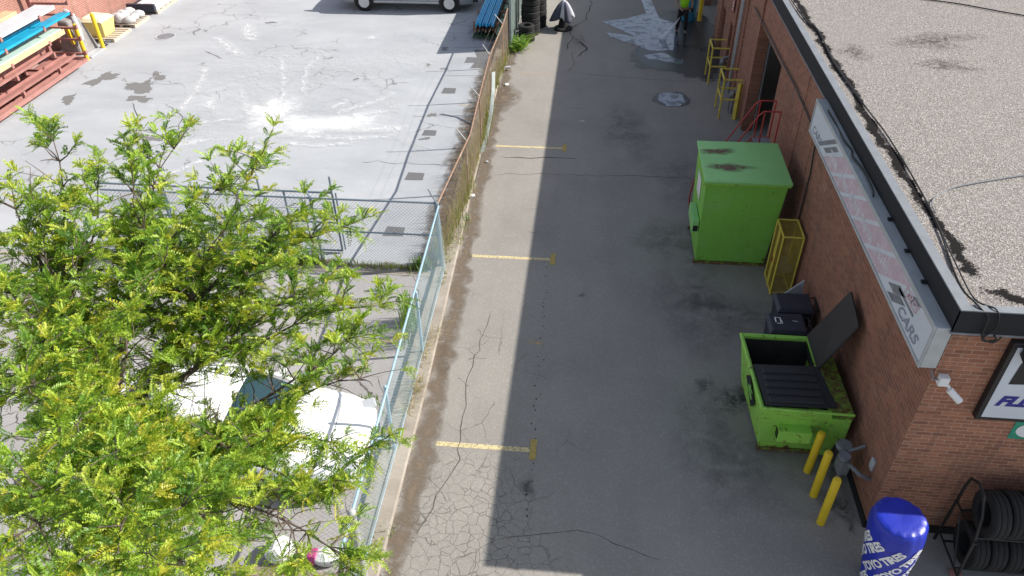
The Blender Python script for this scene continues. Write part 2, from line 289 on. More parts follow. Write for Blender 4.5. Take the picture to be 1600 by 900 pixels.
# ------------------------------------------------------------------ mesh helpers
def tag(o, label=None, cat=None, group=None, kind=None):
    for k, v in (('label', label), ('category', cat), ('group', group), ('kind', kind)):
        if v: o[k] = v
    return o
def thing(name, loc, label, cat, group=None):
    o = bpy.data.objects.new(name, None); COL.objects.link(o); o.location = loc; o.empty_display_size = .2
    return tag(o, label, cat, group)
def absloc(o):
    v = Vector((0, 0, 0))
    while o: v += o.location; o = o.parent
    return v
class MB:
    def __init__(s): s.v = []; s.f = []; s.uv = None; s.col = None
    def add(s, vs, fs):
        n = len(s.v); s.v += [tuple(v) for v in vs]; s.f += [tuple(i + n for i in f) for f in fs]; return s
    def box(s, x0, y0, z0, x1, y1, z1):
        return s.add([(x0, y0, z0), (x1, y0, z0), (x1, y1, z0), (x0, y1, z0), (x0, y0, z1), (x1, y0, z1), (x1, y1, z1), (x0, y1, z1)],
                     [(0, 3, 2, 1), (4, 5, 6, 7), (0, 1, 5, 4), (1, 2, 6, 5), (2, 3, 7, 6), (3, 0, 4, 7)])
    def hexa(s, p):   # 8 points, bottom ring then top ring
        return s.add(p, [(0, 3, 2, 1), (4, 5, 6, 7), (0, 1, 5, 4), (1, 2, 6, 5), (2, 3, 7, 6), (3, 0, 4, 7)])
    def obox(s, c, size, rz=0., rx=0., ry=0.):
        mt = Matrix.Rotation(rz, 3, 'Z') @ Matrix.Rotation(ry, 3, 'Y') @ Matrix.Rotation(rx, 3, 'X'); c = Vector(c); a, b, d = (q / 2 for q in size)
        return s.hexa([c + mt @ Vector(q) for q in ((-a, -b, -d), (a, -b, -d), (a, b, -d), (-a, b, -d), (-a, -b, d), (a, -b, d), (a, b, d), (-a, b, d))])
    def tube(s, pts, r, n=8, cap=True):
        pts = [Vector(p) for p in pts]; rs = r if isinstance(r, (list, tuple)) else [r] * len(pts); base = len(s.v); up = None
        for i, p in enumerate(pts):
            d = (pts[min(i + 1, len(pts) - 1)] - pts[max(i - 1, 0)]).normalized()
            if up is None: up = Vector((0, 0, 1)) if abs(d.z) < .9 else Vector((1, 0, 0))
            a = d.cross(up)
            if a.length < 1e-5: a = d.cross(Vector((0, 1, 0)))
            a.normalize(); b = a.cross(d).normalized(); up = b
            for k in range(n):
                t = 2 * PI * k / n; s.v.append(tuple(p + (a * math.cos(t) + b * math.sin(t)) * rs[i]))
        for i in range(len(pts) - 1):
            for k in range(n):
                q = base + i * n; s.f.append((q + k, q + (k + 1) % n, q + n + (k + 1) % n, q + n + k))
        if cap: s.f.append(tuple(base + k for k in range(n))[::-1]); q = base + (len(pts) - 1) * n; s.f.append(tuple(q + k for k in range(n)))
        return s
    def lathe(s, prof, c=(0, 0, 0), n=24, axis='Z'):
        base = len(s.v); c = Vector(c)
        for r, h in prof:
            for k in range(n):
                t = 2 * PI * k / n; q = Vector((r * math.cos(t), r * math.sin(t), h))
                if axis == 'X': q = Vector((q.z, q.x, q.y))
                if axis == 'Y': q = Vector((q.x, q.z, q.y))
                s.v.append(tuple(c + q))
        for i in range(len(prof) - 1):
            for k in range(n):
                a = base + i * n; s.f.append((a + k, a + (k + 1) % n, a + n + (k + 1) % n, a + n + k))
        for j, rev in ((0, True), (len(prof) - 1, False)):
            if prof[j][0] > 1e-4 and prof[0] != prof[-1]:
                q = tuple(base + j * n + k for k in range(n)); s.f.append(q[::-1] if rev else q)
        return s
    def prism(s, poly, z0, z1):
        n = len(poly); b = len(s.v); s.v += [(x, y, z0) for x, y in poly] + [(x, y, z1) for x, y in poly]
        s.f.append(tuple(b + i for i in range(n))[::-1]); s.f.append(tuple(b + n + i for i in range(n)))
        for i in range(n): j = (i + 1) % n; s.f.append((b + i, b + j, b + n + j, b + n + i))
        return s
    def build(s, name, mat, parent=None, smooth=False, bevel=0., origin=None, sharp=35):
        org = absloc(parent) if parent else Vector(origin) if origin else None
        if org is None:
            xs, ys, zs = zip(*s.v); org = Vector(((min(xs) + max(xs)) / 2, (min(ys) + max(ys)) / 2, min(zs)))
        me = bpy.data.meshes.new(name); me.from_pydata([(x - org.x, y - org.y, z - org.z) for x, y, z in s.v], [], s.f)
        mats = mat if isinstance(mat, list) else [mat]
        for q in mats: me.materials.append(M[q] if isinstance(q, str) else q)
        if s.uv is not None:
            l = me.uv_layers.new(name='UVMap'); vi = [0] * len(me.loops); me.loops.foreach_get('vertex_index', vi)
            l.data.foreach_set('uv', [c for i in vi for c in s.uv[i]])
        if s.col is not None:
            a = me.color_attributes.new('tint', 'FLOAT_COLOR', 'POINT'); a.data.foreach_set('color', [c for q in s.col for c in (*q, 1.)])
        me.validate()
        if not (s.uv or s.col):
            bm = bmesh.new(); bm.from_mesh(me); bmesh.ops.recalc_face_normals(bm, faces=bm.faces); bm.to_mesh(me); bm.free()
        if smooth:
            me.polygons.foreach_set('use_smooth', [True] * len(me.polygons)); me.set_sharp_from_angle(angle=R(sharp))
        o = bpy.data.objects.new(name, me); COL.objects.link(o)
        if parent: o.parent = parent
        else: o.location = org
        if bevel:
            b = o.modifiers.new('bevel', 'BEVEL'); b.width = bevel; b.segments = 2; b.limit_method = 'ANGLE'
        return o
def T(o, label, cat, group=None): return tag(o, label, cat, group)
def S(o): o['kind'] = 'structure'; return o
def children(o): return [c for c in bpy.data.objects if c.parent == o]
def copy_tree(o, loc=None, label=None):
    def rec(a, par):
        c = a.copy(); COL.objects.link(c); c.parent = par
        for ch in kids[a.name]: rec(ch, c)
        return c
    kids = {}
    def scan(a): kids[a.name] = children(a); [scan(q) for q in kids[a.name]]
    scan(o); r = rec(o, None)
    if loc is not None: r.location = loc
    if label: r['label'] = label
    return r
def blob(name, cx, cy, rx, ry, rot, z, mat, n=40, seed=0, rough=.25, kind='structure', parent=None, poly=None):
    rnd = random.Random(seed); ph = [rnd.uniform(0, 6.28) for _ in range(5)]; mb = MB(); mb.uv = []
    mb.v.append((cx, cy, z)); mb.uv.append((0, 0)); K = 3
    for k in range(1, K + 1):
        for i in range(n):
            t = 2 * PI * i / n; q = 1 + rough * sum(math.sin((j + 2) * t + ph[j]) / (j + 1.5) for j in range(5))
            x, y = math.cos(t) * rx * q * k / K, math.sin(t) * ry * q * k / K
            mb.v.append((cx + x * math.cos(rot) - y * math.sin(rot), cy + x * math.sin(rot) + y * math.cos(rot), z)); mb.uv.append((k / K, 0))
    for i in range(n): mb.f.append((0, 1 + i, 1 + (i + 1) % n))
    for k in range(K - 1):
        a = 1 + k * n
        for i in range(n): j = (i + 1) % n; mb.f.append((a + i, a + n + i, a + n + j, a + j))
    o = mb.build(name, mat, parent, origin=None if parent else (cx, cy, z))
    if kind: o['kind'] = kind
    return o
def ribbon(name, pts, wd, z, mat, kind='structure', wob=0., seed=1, parent=None):
    rnd = random.Random(seed); q = []
    for a, b in zip(pts, pts[1:]):
        L = math.dist(a, b); k = max(1, int(L / .25)) if wob else max(1, int(L / 1.))
        for i in range(k): t = i / k; q.append((a[0] + (b[0] - a[0]) * t + rnd.gauss(0, wob), a[1] + (b[1] - a[1]) * t + rnd.gauss(0, wob)))
    q.append(pts[-1]); mb = MB(); mb.uv = []
    for i, p in enumerate(q):
        a, b = q[max(i - 1, 0)], q[min(i + 1, len(q) - 1)]; d = Vector((b[0] - a[0], b[1] - a[1])).normalized(); n = Vector((-d.y, d.x))
        W = wd * (1 + (rnd.uniform(-.4, .4) if wob else 0)); end = 1. if (i in (0, len(q) - 1) and wob) else 0.
        for sd in (-1, 0, 1): mb.v.append((p[0] + n.x * W / 2 * sd, p[1] + n.y * W / 2 * sd, z)); mb.uv.append((max(abs(sd) * .9, end), 0))
    for i in range(len(q) - 1):
        for k in (0, 1): a = i * 3 + k; mb.f.append((a, a + 1, a + 4, a + 3))
    o = mb.build(name, mat, parent, origin=None if parent else (q[0][0], q[0][1], z))
    if kind: o['kind'] = kind
    return o
def sheet(name, poly, z, mat, kind='structure'):
    mb = MB(); mb.v = [(x, y, z) for x, y in poly]; mb.f = [tuple(range(len(poly)))]; mb.uv = [(0.3, 0)] * len(poly)
    return S(mb.build(name, mat))
def text_mesh(txt, size, ext=.004, offset=0., shear=0., spacing=1.):
    c = bpy.data.curves.new('t', 'FONT'); c.body = txt; c.size = size; c.extrude = ext; c.offset = offset; c.shear = shear; c.space_character = spacing; c.resolution_u = 3
    o = bpy.data.objects.new('t', c); COL.objects.link(o); bpy.context.view_layer.update()
    me = bpy.data.meshes.new_from_object(o); bpy.data.objects.remove(o); bpy.data.curves.remove(c)
    return me
def text_on(name, txt, size, mat, parent, fn, **kw):
    """fn maps the flat text point (u, v, w) to world"""
    me = text_mesh(txt, size, **kw); org = absloc(parent)
    for v in me.vertices: v.co = Vector(fn(*v.co)) - org
    me.name = name; me.materials.clear(); me.materials.append(M[mat]); o = bpy.data.objects.new(name, me); COL.objects.link(o); o.parent = parent
    return o

# ------------------------------------------------------------------ ground
g = sheet('ground', [(-400, -400), (400, -400), (400, 600), (-400, 600)], -.02, 'lot')
sheet('driveway', [(-2.9, -6), (4.8, -6), (4.8, 60), (-2.9, 60)], 0, 'lane')
sheet('sidewalk', [(4.81, -4), (16, -4), (16, 7.6), (4.81, 7.6)], .006, 'walk')
sheet('parking_lot', [(-22, -6), (-3.2, -6), (-3.2, 13.2), (-22, 13.2)], .0, 'lot')
sheet('yard_pavement', [(-40, 13.2), (-3.2, 13.2), (-3.2, 60), (-40, 60)], .0, 'yard')
# kerb carrying the fence
kp = [(-3.28, -4), (-3.2, 6), (-3.22, 13), (-3.42, 20), (-3.5, 27.3), (-3.6, 45)]; kq = [(-2.66, -4), (-2.68, 6), (-2.72, 10), (-2.86, 15), (-2.98, 20), (-3.06, 27), (-3.1, 45)]
mb = MB(); mb.prism(kp[::-1] + kq, -.01, .09); S(mb.build('kerb', 'kerb', bevel=.02))
ribbon('kerb_dirt', [(-2.55, 3), (-2.5, 7), (-2.52, 11), (-2.7, 15), (-2.85, 21), (-2.9, 27)], .42, .004, 'dirt', wob=.03)
ribbon('kerb_dirt', [(-3.5, 13.4), (-3.55, 20), (-3.6, 28)], .6, .006, 'dirt', wob=.03, seed=5)
ribbon('lot_edge_dirt', [(-12, 13.3), (-8, 13.3), (-3.3, 13.25)], .36, .007, 'dirt', wob=.02, seed=4)
sheet('lot_edging', [(-22, 13.0), (-3.3, 13.0), (-3.3, 13.14), (-22, 13.14)], .009, 'kerb')
ribbon('kerb_dirt', [(4.25, 7.0), (4.32, 8.4), (4.36, 12), (4.38, 17.)], .3, .005, 'oil', wob=.04, seed=8)
blob('dirt_patch', -2.72, 10.4, .30, .75, 0, .0045, 'dirt', seed=3)
blob('dirt_patch', -2.75, 22.6, .5, 1.6, 0, .0045, 'dirt', seed=4)
# painted stall marks
for i, (x0, x1, y) in enumerate(((-2.56, -.67, 13.88), (-2.6, -.58, 19.31), (-2.32, -.64, 8.335), (-2.4, -1.3, 24.66), (-.95, -.66, 11.05))):
    ribbon('stall_line', [(x0, y), (x1, y)], .10, .004, 'ypaint' if i < 3 else 'ypaint2')
for y in (13.88, 19.31, 8.335): ribbon('stall_line', [(-.64, y - .2), (-.64, y + .24)], .11, .0085, 'tpaint')
for p in ([(-6.1, 10.78), (-5.3, 10.77)], [(-4.3, 10.83), (-3.5, 10.82)], [(-3.7, 21.97), (-4.1, 21.97)], [(-3.7, 25.05), (-4.1, 25.05)]): ribbon('stall_line', p, .11, .005, 'ypaint2')
# cracks, seams and drips
CK = [([(-2.6, 17.7), (-.9, 17.78), (.6, 17.83), (2.4, 17.9)], .022), ([(-2.5, 18.7), (-1.9, 18.62), (-1.2, 18.73), (-.2, 18.75)], .05), ([(-1.05, 26.85), (-.75, 28.3), (-.9, 29.2), (-.33, 30.4), (-.12, 32.9)], .05),
      ([(-.75, 26.9), (-.6, 25.6), (-.8, 24.9), (.9, 24.6), (3.6, 24.3)], .025), ([(-.4, 29.6), (-1.4, 29.2), (-2., 29.3)], .03), ([(-.5, 28.), (-.2, 27.), (-.6, 26.2)], .1),
      ([(-1.2, 6.5), (.2, 6.9), (1.2, 6.5), (1.6, 6.4)], .012), ([(-2.3, 6.5), (-1.9, 8.), (-2., 10), (-1.8, 12)], .02), ([(-1.4, 15.), (-.9, 14.9)], .02), ([(-.9, 22.1), (.1, 21.9)], .02), ([(1.4, 25.9), (3.9, 25.9)], .03),
      ([(-15.6, 22.9), (-13.6, 22.9)], .025), ([(-9, 15.5), (-5.2, 15.7)], .02), ([(-5.1, 24.3), (-3.6, 24.4)], .03), ([(-5.5, 21.1), (-3.7, 21.2)], .03), ([(-6.3, 18.1), (-3.6, 18.1)], .03), ([(-5.2, 26.9), (-3.4, 27.1)], .03),
      ([(-13.6, 21.5), (-12.5, 20.5), (-12.2, 18.9), (-13.3, 17.5)], .04), ([(-14.7, 21.5), (-13.9, 20.3), (-13.4, 19.)], .04), ([(-7, 12.3), (-5, 11.9), (-3.5, 11.8)], .018), ([(-14.3, 26.), (-13.2, 25.2)], .05)]
for i, (p, wd) in enumerate(CK): ribbon('pavement_crack', p, wd, .0045 + .0001 * i, 'crack', wob=.03, seed=i + 20)
mb = MB(); mb.uv = []
rnd = random.Random(2)
for i in range(46):
    y = 6.8 + i * .16 + rnd.uniform(-.1, .1); x = -.62 - .02 * (y - 7) + rnd.gauss(0, .035); r = rnd.uniform(.008, .02)
    b = len(mb.v); mb.v.append((x, y, .0068)); mb.uv.append((0, 0))
    for k in range(8): mb.v.append((x + r * math.cos(k * PI / 4), y + r * 1.2 * math.sin(k * PI / 4), .0068)); mb.uv.append((.9, 0)); mb.f.append((b, b + 1 + k, b + 1 + (k + 1) % 8))
S(mb.build('oil_drips', 'drip'))
for i, (x, y, a, b_, mt) in enumerate(((.07, 12.6, .16, .13, 'oil'), (2.4, 10.15, .22, .35, 'oil'), (2.8, 9.75, .4, .33, 'oil'), (3.0, 9.9, .5, .6, 'oil'), (4.1, 7.75, .22, .5, 'oil'), (-.68, 7.6, .2, .3, 'oil'), (2.4, 12.6, 1.1, 1.8, 'damp'), (3.4, 12.2, 1.0, 1.1, 'damp'), (2.1, 14.9, .9, 1.3, 'damp'), (2.6, 8.6, 1.1, 1.6, 'damp'), (3.0, 17.5, 1.6, 1.8, 'damp'), (1.2, 20.6, .9, 2.2, 'damp'), (-.5, 28., .3, .9, 'oil'),
        (-.2, 21.1, .12, .1, 'scuff'), (.42, 12.66, .06, .03, 'scuff'))):
    blob('oil_stain' if mt in ('oil', 'damp') else 'ground_scuff', x, y, a, b_, 0, .0072 + i * .0003, mt, seed=i)
# marks in the yard
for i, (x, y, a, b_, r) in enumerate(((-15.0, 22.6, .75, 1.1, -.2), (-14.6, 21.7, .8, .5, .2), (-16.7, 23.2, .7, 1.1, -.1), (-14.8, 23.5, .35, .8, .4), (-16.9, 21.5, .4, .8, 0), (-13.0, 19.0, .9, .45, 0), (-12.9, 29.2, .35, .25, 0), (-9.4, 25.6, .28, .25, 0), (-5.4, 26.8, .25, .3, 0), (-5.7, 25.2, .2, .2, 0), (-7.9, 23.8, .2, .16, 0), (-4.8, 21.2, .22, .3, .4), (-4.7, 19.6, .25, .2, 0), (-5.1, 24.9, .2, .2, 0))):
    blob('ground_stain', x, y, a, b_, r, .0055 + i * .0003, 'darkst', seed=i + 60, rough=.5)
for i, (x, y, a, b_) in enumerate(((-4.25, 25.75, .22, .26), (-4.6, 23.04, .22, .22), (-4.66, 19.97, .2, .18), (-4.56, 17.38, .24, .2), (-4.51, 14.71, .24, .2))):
    sheet('patch_and_shadow', [(x - a, y - b_), (x + a * 1.05, y - b_ * .9), (x + a * .95, y + b_), (x - a * .9, y + b_ * 1.1)], .006, 'patch')
sheet('patch_and_shadow', [(-4.19, 25.0), (-3.62, 25.1), (-3.6, 26.8), (-4.3, 26.76), (-4.05, 25.9)], .0065, 'patch')  # cast shadow beside the fence, painted as a dark polygon
for i, (x, y, a, b_, r) in enumerate(((-8.1, 20.3, 2.3, 1.25, .1), (-9.9, 21.0, 1.1, 1.7, .5), (-8.0, 20.25, 1.5, .75, .12))):
    blob('white_powder', x, y, a, b_, r, .0105 + i * .0004, 'core' if i == 2 else 'powder', seed=i + 90, rough=.35)
SC = [([(-9.2, 19.5), (-7.0, 19.4), (-5.6, 19.75)], .16), ([(-8.5, 20.0), (-6.5, 20.1), (-5.3, 20.2)], .2), ([(-9.5, 19.8), (-10.6, 17.9), (-11.6, 16.6)], .13), ([(-9.2, 20.2), (-10.6, 20.9), (-11.6, 22.8)], .14), ([(-9.6, 21), (-10.2, 23.), (-11.2, 25.6)], .12), ([(-10.5, 20.6), (-12.4, 19.9)], .14), ([(-7.9, 21), (-6.6, 22.2), (-6.3, 22.9)], .16), ([(-9.4, 22.4), (-9.9, 24.6), (-9.8, 26)], .1),
      ([(-13.5, 24.5), (-13.0, 22.5), (-12.8, 20.8)], .16), ([(-8.2, 21.3), (-7.6, 22.1)], .14), ([(-7.2, 20.9), (-6.1, 21.5)], .16), ([(-12.5, 22), (-11.7, 20.9)], .3), ([(-10.9, 19.2), (-12., 18.4)], .25), ([(-9.8, 18.9), (-8.4, 17.9)], .12), ([(-8.7, 27.6), (-8.0, 27.8)], .2), ([(-7.2, 24.6), (-7.0, 24.3)], .3), ([(-6.1, 23.6), (-5.9, 23.3)], .3), ([(-9.2, 26.8), (-8.9, 26.7)], .3), ([(-14.5, 27.5), (-12.6, 25.4)], .2), ([(-13.9, 29.), (-12.8, 27.)], .3), ([(-8.9, 19.), (-7.6, 18.9), (-6.5, 19.2)], .1)]
for i, (p, wd) in enumerate(SC): ribbon('white_scuff', p, wd * 2.4, .0132 + i * .0002, 'scuff', wob=.02, seed=i + 50)
AR = [((-9, 20), 3.2, .3, 2.2), ((-9, 20), 4.6, 1.2, 3.0), ((-9.5, 21), 2.4, 2.6, 4.4), ((-12, 24), 3.0, -.6, 1.2), ((-8, 24), 3.4, 2.4, 4.0), ((-11, 20), 5.2, .2, 1.4), ((-7, 17), 3.0, .6, 2.4)]
for i, (c, rr, a0, a1) in enumerate(AR): ribbon('tyre_arc', [(c[0] + rr * math.cos(a0 + (a1 - a0) * k / 14), c[1] + rr * math.sin(a0 + (a1 - a0) * k / 14)) for k in range(15)], .5, .018 + i * .0002, 'arc', wob=.01, seed=i)
blob('pale_smear', -9.5, 20.5, 4.2, 3.2, 0, .0198, 'arc', seed=77); blob('pale_smear', -11.5, 24.5, 3.2, 3.4, 0, .0200, 'arc', seed=78); blob('pale_smear', -7.2, 25.5, 2.6, 2.6, 0, .0202, 'arc', seed=79)
# water
blob('wet_ground', 3.2, 26.8, 1.9, 2.4, 0, .0082, 'wet', seed=11, rough=.15)
blob('wet_ground', 3.6, 29.6, 1.3, 2.6, 0, .0086, 'wet', seed=12, rough=.15)
def puddle(name, pts, z):
    q = []; rnd = random.Random(len(pts))
    for (x0, y0), (x1, y1) in zip(pts, pts[1:] + pts[:1]):
        for k in range(4): t = k / 4; q.append((x0 + (x1 - x0) * t + rnd.gauss(0, .02), y0 + (y1 - y0) * t + rnd.gauss(0, .03)))
    return sheet(name, q, z, 'water')
puddle('water_sheet', [(.5, 28.9), (1.5, 28.6), (1.0, 29.3), (.3, 30.1), (1.3, 30.6), (2.1, 31.2), (1.9, 33.5), (2.3, 33.5), (2.6, 30.6), (3.2, 30.2), (3.15, 28.6), (3.0, 27.2), (2.2, 27.0), (1.5, 27.7), (.7, 28.3)], .0122)
puddle('water_sheet', [(1.8, 26.6), (2.5, 26.9), (3.2, 26.2), (3.1, 25.8), (2.5, 26.1), (2.0, 26.3)], .0128)
blob('puddle_rim', 2.58, 22.9, .58, .70, .1, .0088, 'wet', seed=21, rough=.15)
puddle('puddle', [(2.14, 22.8), (2.2, 23.25), (2.6, 23.42), (2.95, 23.22), (3.02, 22.8), (2.85, 22.42), (2.45, 22.32), (2.3, 22.6)], .0124)

# ------------------------------------------------------------------ brick building
B = thing('brick_building', (4.51, 7.33, 0), 'brown brick workshop with flat gravel roof and dark fascia beside the driveway', 'building')
WX, WY, WT = 4.51, 7.33, .25
mb = MB()
TOPZ = 3.97
segs = [(WY, 17.95, 0, TOPZ), (17.95, 20.82, 3.08, TOPZ), (20.82, 24.8, 0, TOPZ), (24.8, 25.6, 1.62, TOPZ), (25.6, 26.75, 0, TOPZ), (26.75, 27.5, 1.55, TOPZ), (27.5, 28.9, 0, TOPZ), (28.9, 32.4, 2.6, TOPZ), (32.4, 45, 0, TOPZ)]
for y0, y1, z0, z1 in segs: mb.box(WX, y0, z0, WX + WT, y1, z1)
mb.build('side_wall', 'brick_y', B)
MB().box(WX + .002, WY - .004, 0, 18, WY + WT, TOPZ).build('front_wall', 'brick_x', B)
mb = MB(); mb.box(WX + .6, 24.6, 0, WX + .7, 27.7, 1.8); mb.build('doorway_back', 'black', B)
for y0, y1 in ((20.84, 20.95), (23.0, 23.25), (24.55, 24.75), (27.6, 28.), (15.42, 15.5), (14.28, 14.36)):
    MB().box(WX - .05 if y0 > 20 else WX - .012, y0, .02, WX - .001, y1, 3.9).build('pilaster', 'brick_y', B)
mb = MB(); mb.box(WX - .02, WY - .02, 0, WX - .001, 17.95, .16); mb.box(WX, WY - .03, 0, 18, WY - .006, .16); mb.build('base_course', 'black', B)
MB().box(4.76, 17.5, 0.001, 12, 24, .012).build('inside_floor', 'walk', B)
MB().box(11.9, 14, 0, 12, 30, 3.9).build('inside_wall', 'dark_in', B)
mb = MB(); mb.box(4.78, 20.80, 0, 4.82, 20.835, 3.1); mb.build('door_track', 'steel', B)
MB().box(WX, WY, TOPZ + .001, 18, 45, 4.19).build('roof_deck', 'black', B)
MB().add([(WX + .1, WY + .1, 4.2), (18, WY + .1, 4.2), (18, 45, 4.2), (WX + .1, 45, 4.2)], [(0, 1, 2, 3)]).build('roof_gravel', 'gravel', B)
mb = MB(); mb.box(WX - .035, WY - .035, TOPZ, WX - .001, 45, 4.30); mb.box(WX - .035, WY - .036, TOPZ, 18, WY - .001, 4.30); mb.build('fascia', 'fascia', B)
mb = MB(); mb.box(WX - .05, WY - .05, 4.302, WX + .09, 45, 4.32); mb.box(WX + .09, WY - .05, 4.302, 18, WY + .07, 4.32); mb.build('flashing', 'flash', B, bevel=.004)
mb = MB(); mb.box(WX - .045, WY - .045, TOPZ - .03, WX + .02, 45, TOPZ - .001); mb.box(WX + .02, WY - .045, TOPZ - .03, 18, WY, TOPZ - .001); mb.build('drip_edge', 'grey', B)
ribbon('tar_band', [(4.90, 40), (4.86, 20), (4.86, 12), (4.90, 9), (4.98, 8.0)], .30, 4.206, 'tar', None, .03, 3, B)
ribbon('tar_band', [(4.86, 8.0), (5.4, 7.72), (9, 7.7), (14, 7.7)], .30, 4.209, 'tar', None, .03, 5, B)
blob('tar_patch', 7.2, 16.7, 1.1, .55, .1, 4.208, 'rooft', seed=2, kind=None, parent=B, rough=.4)
blob('tar_patch', 7.0, 15.3, .7, .35, .2, 4.209, 'rooft', seed=5, kind=None, parent=B, rough=.4)
blob('tar_patch', 5.4, 15.9, .5, .4, .2, 4.207, 'rooft', seed=6, kind=None, parent=B, rough=.4)
mb = MB(); mb.tube([(4.42, 23.6, 0), (4.42, 23.6, 3.5)], .05); mb.tube([(4.40, 23.35, 1.0), (4.40, 23.35, 3.8)], .025); mb.build('downpipe', 'steel', B, True)
mb = MB(); mb.tube([(4.46, 22., 3.2), (4.46, 18., 3.25), (4.46, 16, 3.3), (4.47, 14.0, 3.2), (4.47, 13.8, 2.5), (4.47, 13.78, .9)], .018); mb.build('conduit', 'black', B, True)
MB().box(4.47, 7.68, .86, 4.508, 7.80, 1.06).build('outlet_box', 'lgrey', B, bevel=.008)
# roof cables
def cable(pts, r, label, name='cable', mat='black', sag=True):
    mb = MB(); P = [Vector(p) for p in pts]; q = []
    for i in range(len(P) - 1):
        a, b, c, d = P[max(i - 1, 0)], P[i], P[i + 1], P[min(i + 2, len(P) - 1)]
        for k in range(6):
            t = k / 6; q.append(.5 * ((2 * b) + (c - a) * t + (2 * a - 5 * b + 4 * c - d) * t * t + (3 * b - a - 3 * c + d) * t ** 3))
    q.append(P[-1]); mb.tube(q, r, 6); o = mb.build(name, mat, smooth=True); return tag(o, label, 'cable')
cable([(4.74, 30, 4.23), (4.74, 18.96, 4.23), (4.92, 17.2, 4.23), (4.84, 15.3, 4.23), (4.90, 13.26, 4.23), (4.97, 11.84, 4.23), (4.91, 9.65, 4.23), (4.70, 8.0, 4.23), (4.66, 7.4, 4.34), (4.78, 7.27, 4.25), (4.8, 7.26, 4.02), (4.86, 7.27, 3.88), (4.99, 7.27, 3.9), (4.95, 7.27, 3.97)], .013, 'black cable lying along the roof edge and drooping over the front fascia')
cable([(4.91, 9.65, 4.235), (4.80, 8.4, 4.235), (4.74, 7.6, 4.26), (4.86, 7.3, 4.335), (4.92, 7.26, 4.1), (4.84, 7.27, 3.93), (4.97, 7.27, 3.86), (5.04, 7.27, 3.95)], .010, 'second thin black cable looping over the roof corner')
cable([(6.7, 10.85, 4.225), (5.6, 10.43, 4.225), (5.2, 10.15, 4.225), (5.0, 9.9, 4.23), (4.95, 9.6, 4.23)], .010, 'short grey cable curving across the roof gravel', mat='grey')
cable([(12, 17.3, 4.225), (9.76, 18.43, 4.225), (8.63, 19.19, 4.225), (7.86, 19.53, 4.225)], .014, 'dark cable crossing the far part of the roof gravel')
cable([(4.36, 13.4, 4.03), (4.40, 12.7, 3.98), (4.36, 12.2, 4.03), (4.42, 11.9, 4.0), (4.36, 11.6, 4.03), (4.42, 11.2, 4.02), (4.40, 10.6, 4.03), (4.36, 10.35, 4.03)], .016, 'tangled black cable lying on top of the long sign')
# satellite of small things: roof wires hanging on front
# ------------------------------------------------------------------ long sign
Sg = thing('sign_box', (4.42, 10.6, 3.32), 'long faded white lightbox sign with pink panels under the roof edge', 'sign')
SX0, SX1, SY0, SY1, SZ0, SZ1 = 4.31, 4.509, 7.33, 14.0, 3.33, 3.99
MB().box(SX0, SY0, SZ0, SX1, SY1, SZ1).build('casing', 'alu', Sg, bevel=.01)
MB().box(SX0 - .004, SY0 + .05, SZ0 + .04, SX0 - .001, SY1 - .04, SZ1 - .06).build('sign_face', 'signwhite', Sg)
mb = MB(); mb.box(SX0 - .02, SY0, SZ1 - .06, SX0 - .0045, SY1, SZ1 + .012); mb.box(SX0 - .02, SY0, SZ0 - .01, SX0 - .0045, SY1, SZ0 + .04); mb.box(SX0 - .02, SY0, SZ0 + .04, SX0 - .0045, SY0 + .05, SZ1 - .06); mb.box(SX0 - .02, SY1 - .04, SZ0 + .04, SX0 - .0045, SY1, SZ1 - .06)
mb.build('trim', 'alu', Sg, bevel=.004)
FX = SX0 - .006
def para(y0, y1, name, mat, z0=3.38, z1=3.92, sl=-1.0, x=FX):   # panel slanting towards the near end at its top
    d0, d1 = sl * (z0 - 3.38) / .5, sl * (z1 - 3.38) / .5
    p = [(y0 + d0, z0), (y1 + d0, z0), (y1 + d1, z1), (y0 + d1, z1)]; mb = MB()
    mb.hexa([(x, a, b) for a, b in p] + [(x + .0015, a, b) for a, b in p]); return mb.build(name, mat, Sg)
panels = [(9.28, 9.93, 'Tires & Rims'), (10.06, 10.73, 'Diagnostic'), (10.86, 11.45, 'Oil Change'), (11.58, 12.12, 'Brakes'), (12.26, 12.86, 'Tires')]
for y0, y1, tx in panels:
    para(y0 - .0, y1, 'sign_panel', 'pink')
    wd = (y1 - y0) * 1.15; me_w = len(tx) * .6 * .2
    sz = .2; sc = min(1.3, wd / (len(tx) * sz * .56))
    text_on('sign_text', tx, sz, 'fadetext', Sg, lambda u, v, q, y1=y1, sc=sc: (FX - .002 - max(q, 0), y1 - .36 - u * sc, 3.55 + v * 1.1), ext=.001, offset=.003)
# near-end graphic: grey tread blocks, faded lettering and CARS
para(8.86, 9.12, 'tread_graphic', 'grey', 3.52, 3.72, -.9); para(8.76, 8.98, 'tread_graphic', 'grey', 3.76, 3.92, -.9); para(8.62, 8.85, 'tread_graphic', 'grey', 3.40, 3.62, -.9)
para(12.95, 13.15, 'tread_graphic', 'grey', 3.5, 3.84, -.9); para(13.25, 13.42, 'tread_graphic', 'grey', 3.42, 3.9, -.9)
text_on('sign_text', 'CARS', .30, 'greyblue', Sg, lambda u, v, q: (FX - .002 - max(q, 0), 8.36 - u * .98 - v * .35, 3.42 + v * .78), ext=.001, offset=.006)
para(7.92, 8.52, 'sign_bar', 'grey', 3.655, 3.70, 0)
text_on('sign_text', 'TIRES', .26, 'fadered', Sg, lambda u, v, q: (FX - .002 - max(q, 0), 8.42 - u * .85 - v * .35, 3.73 + v * .75), ext=.001, offset=.004)
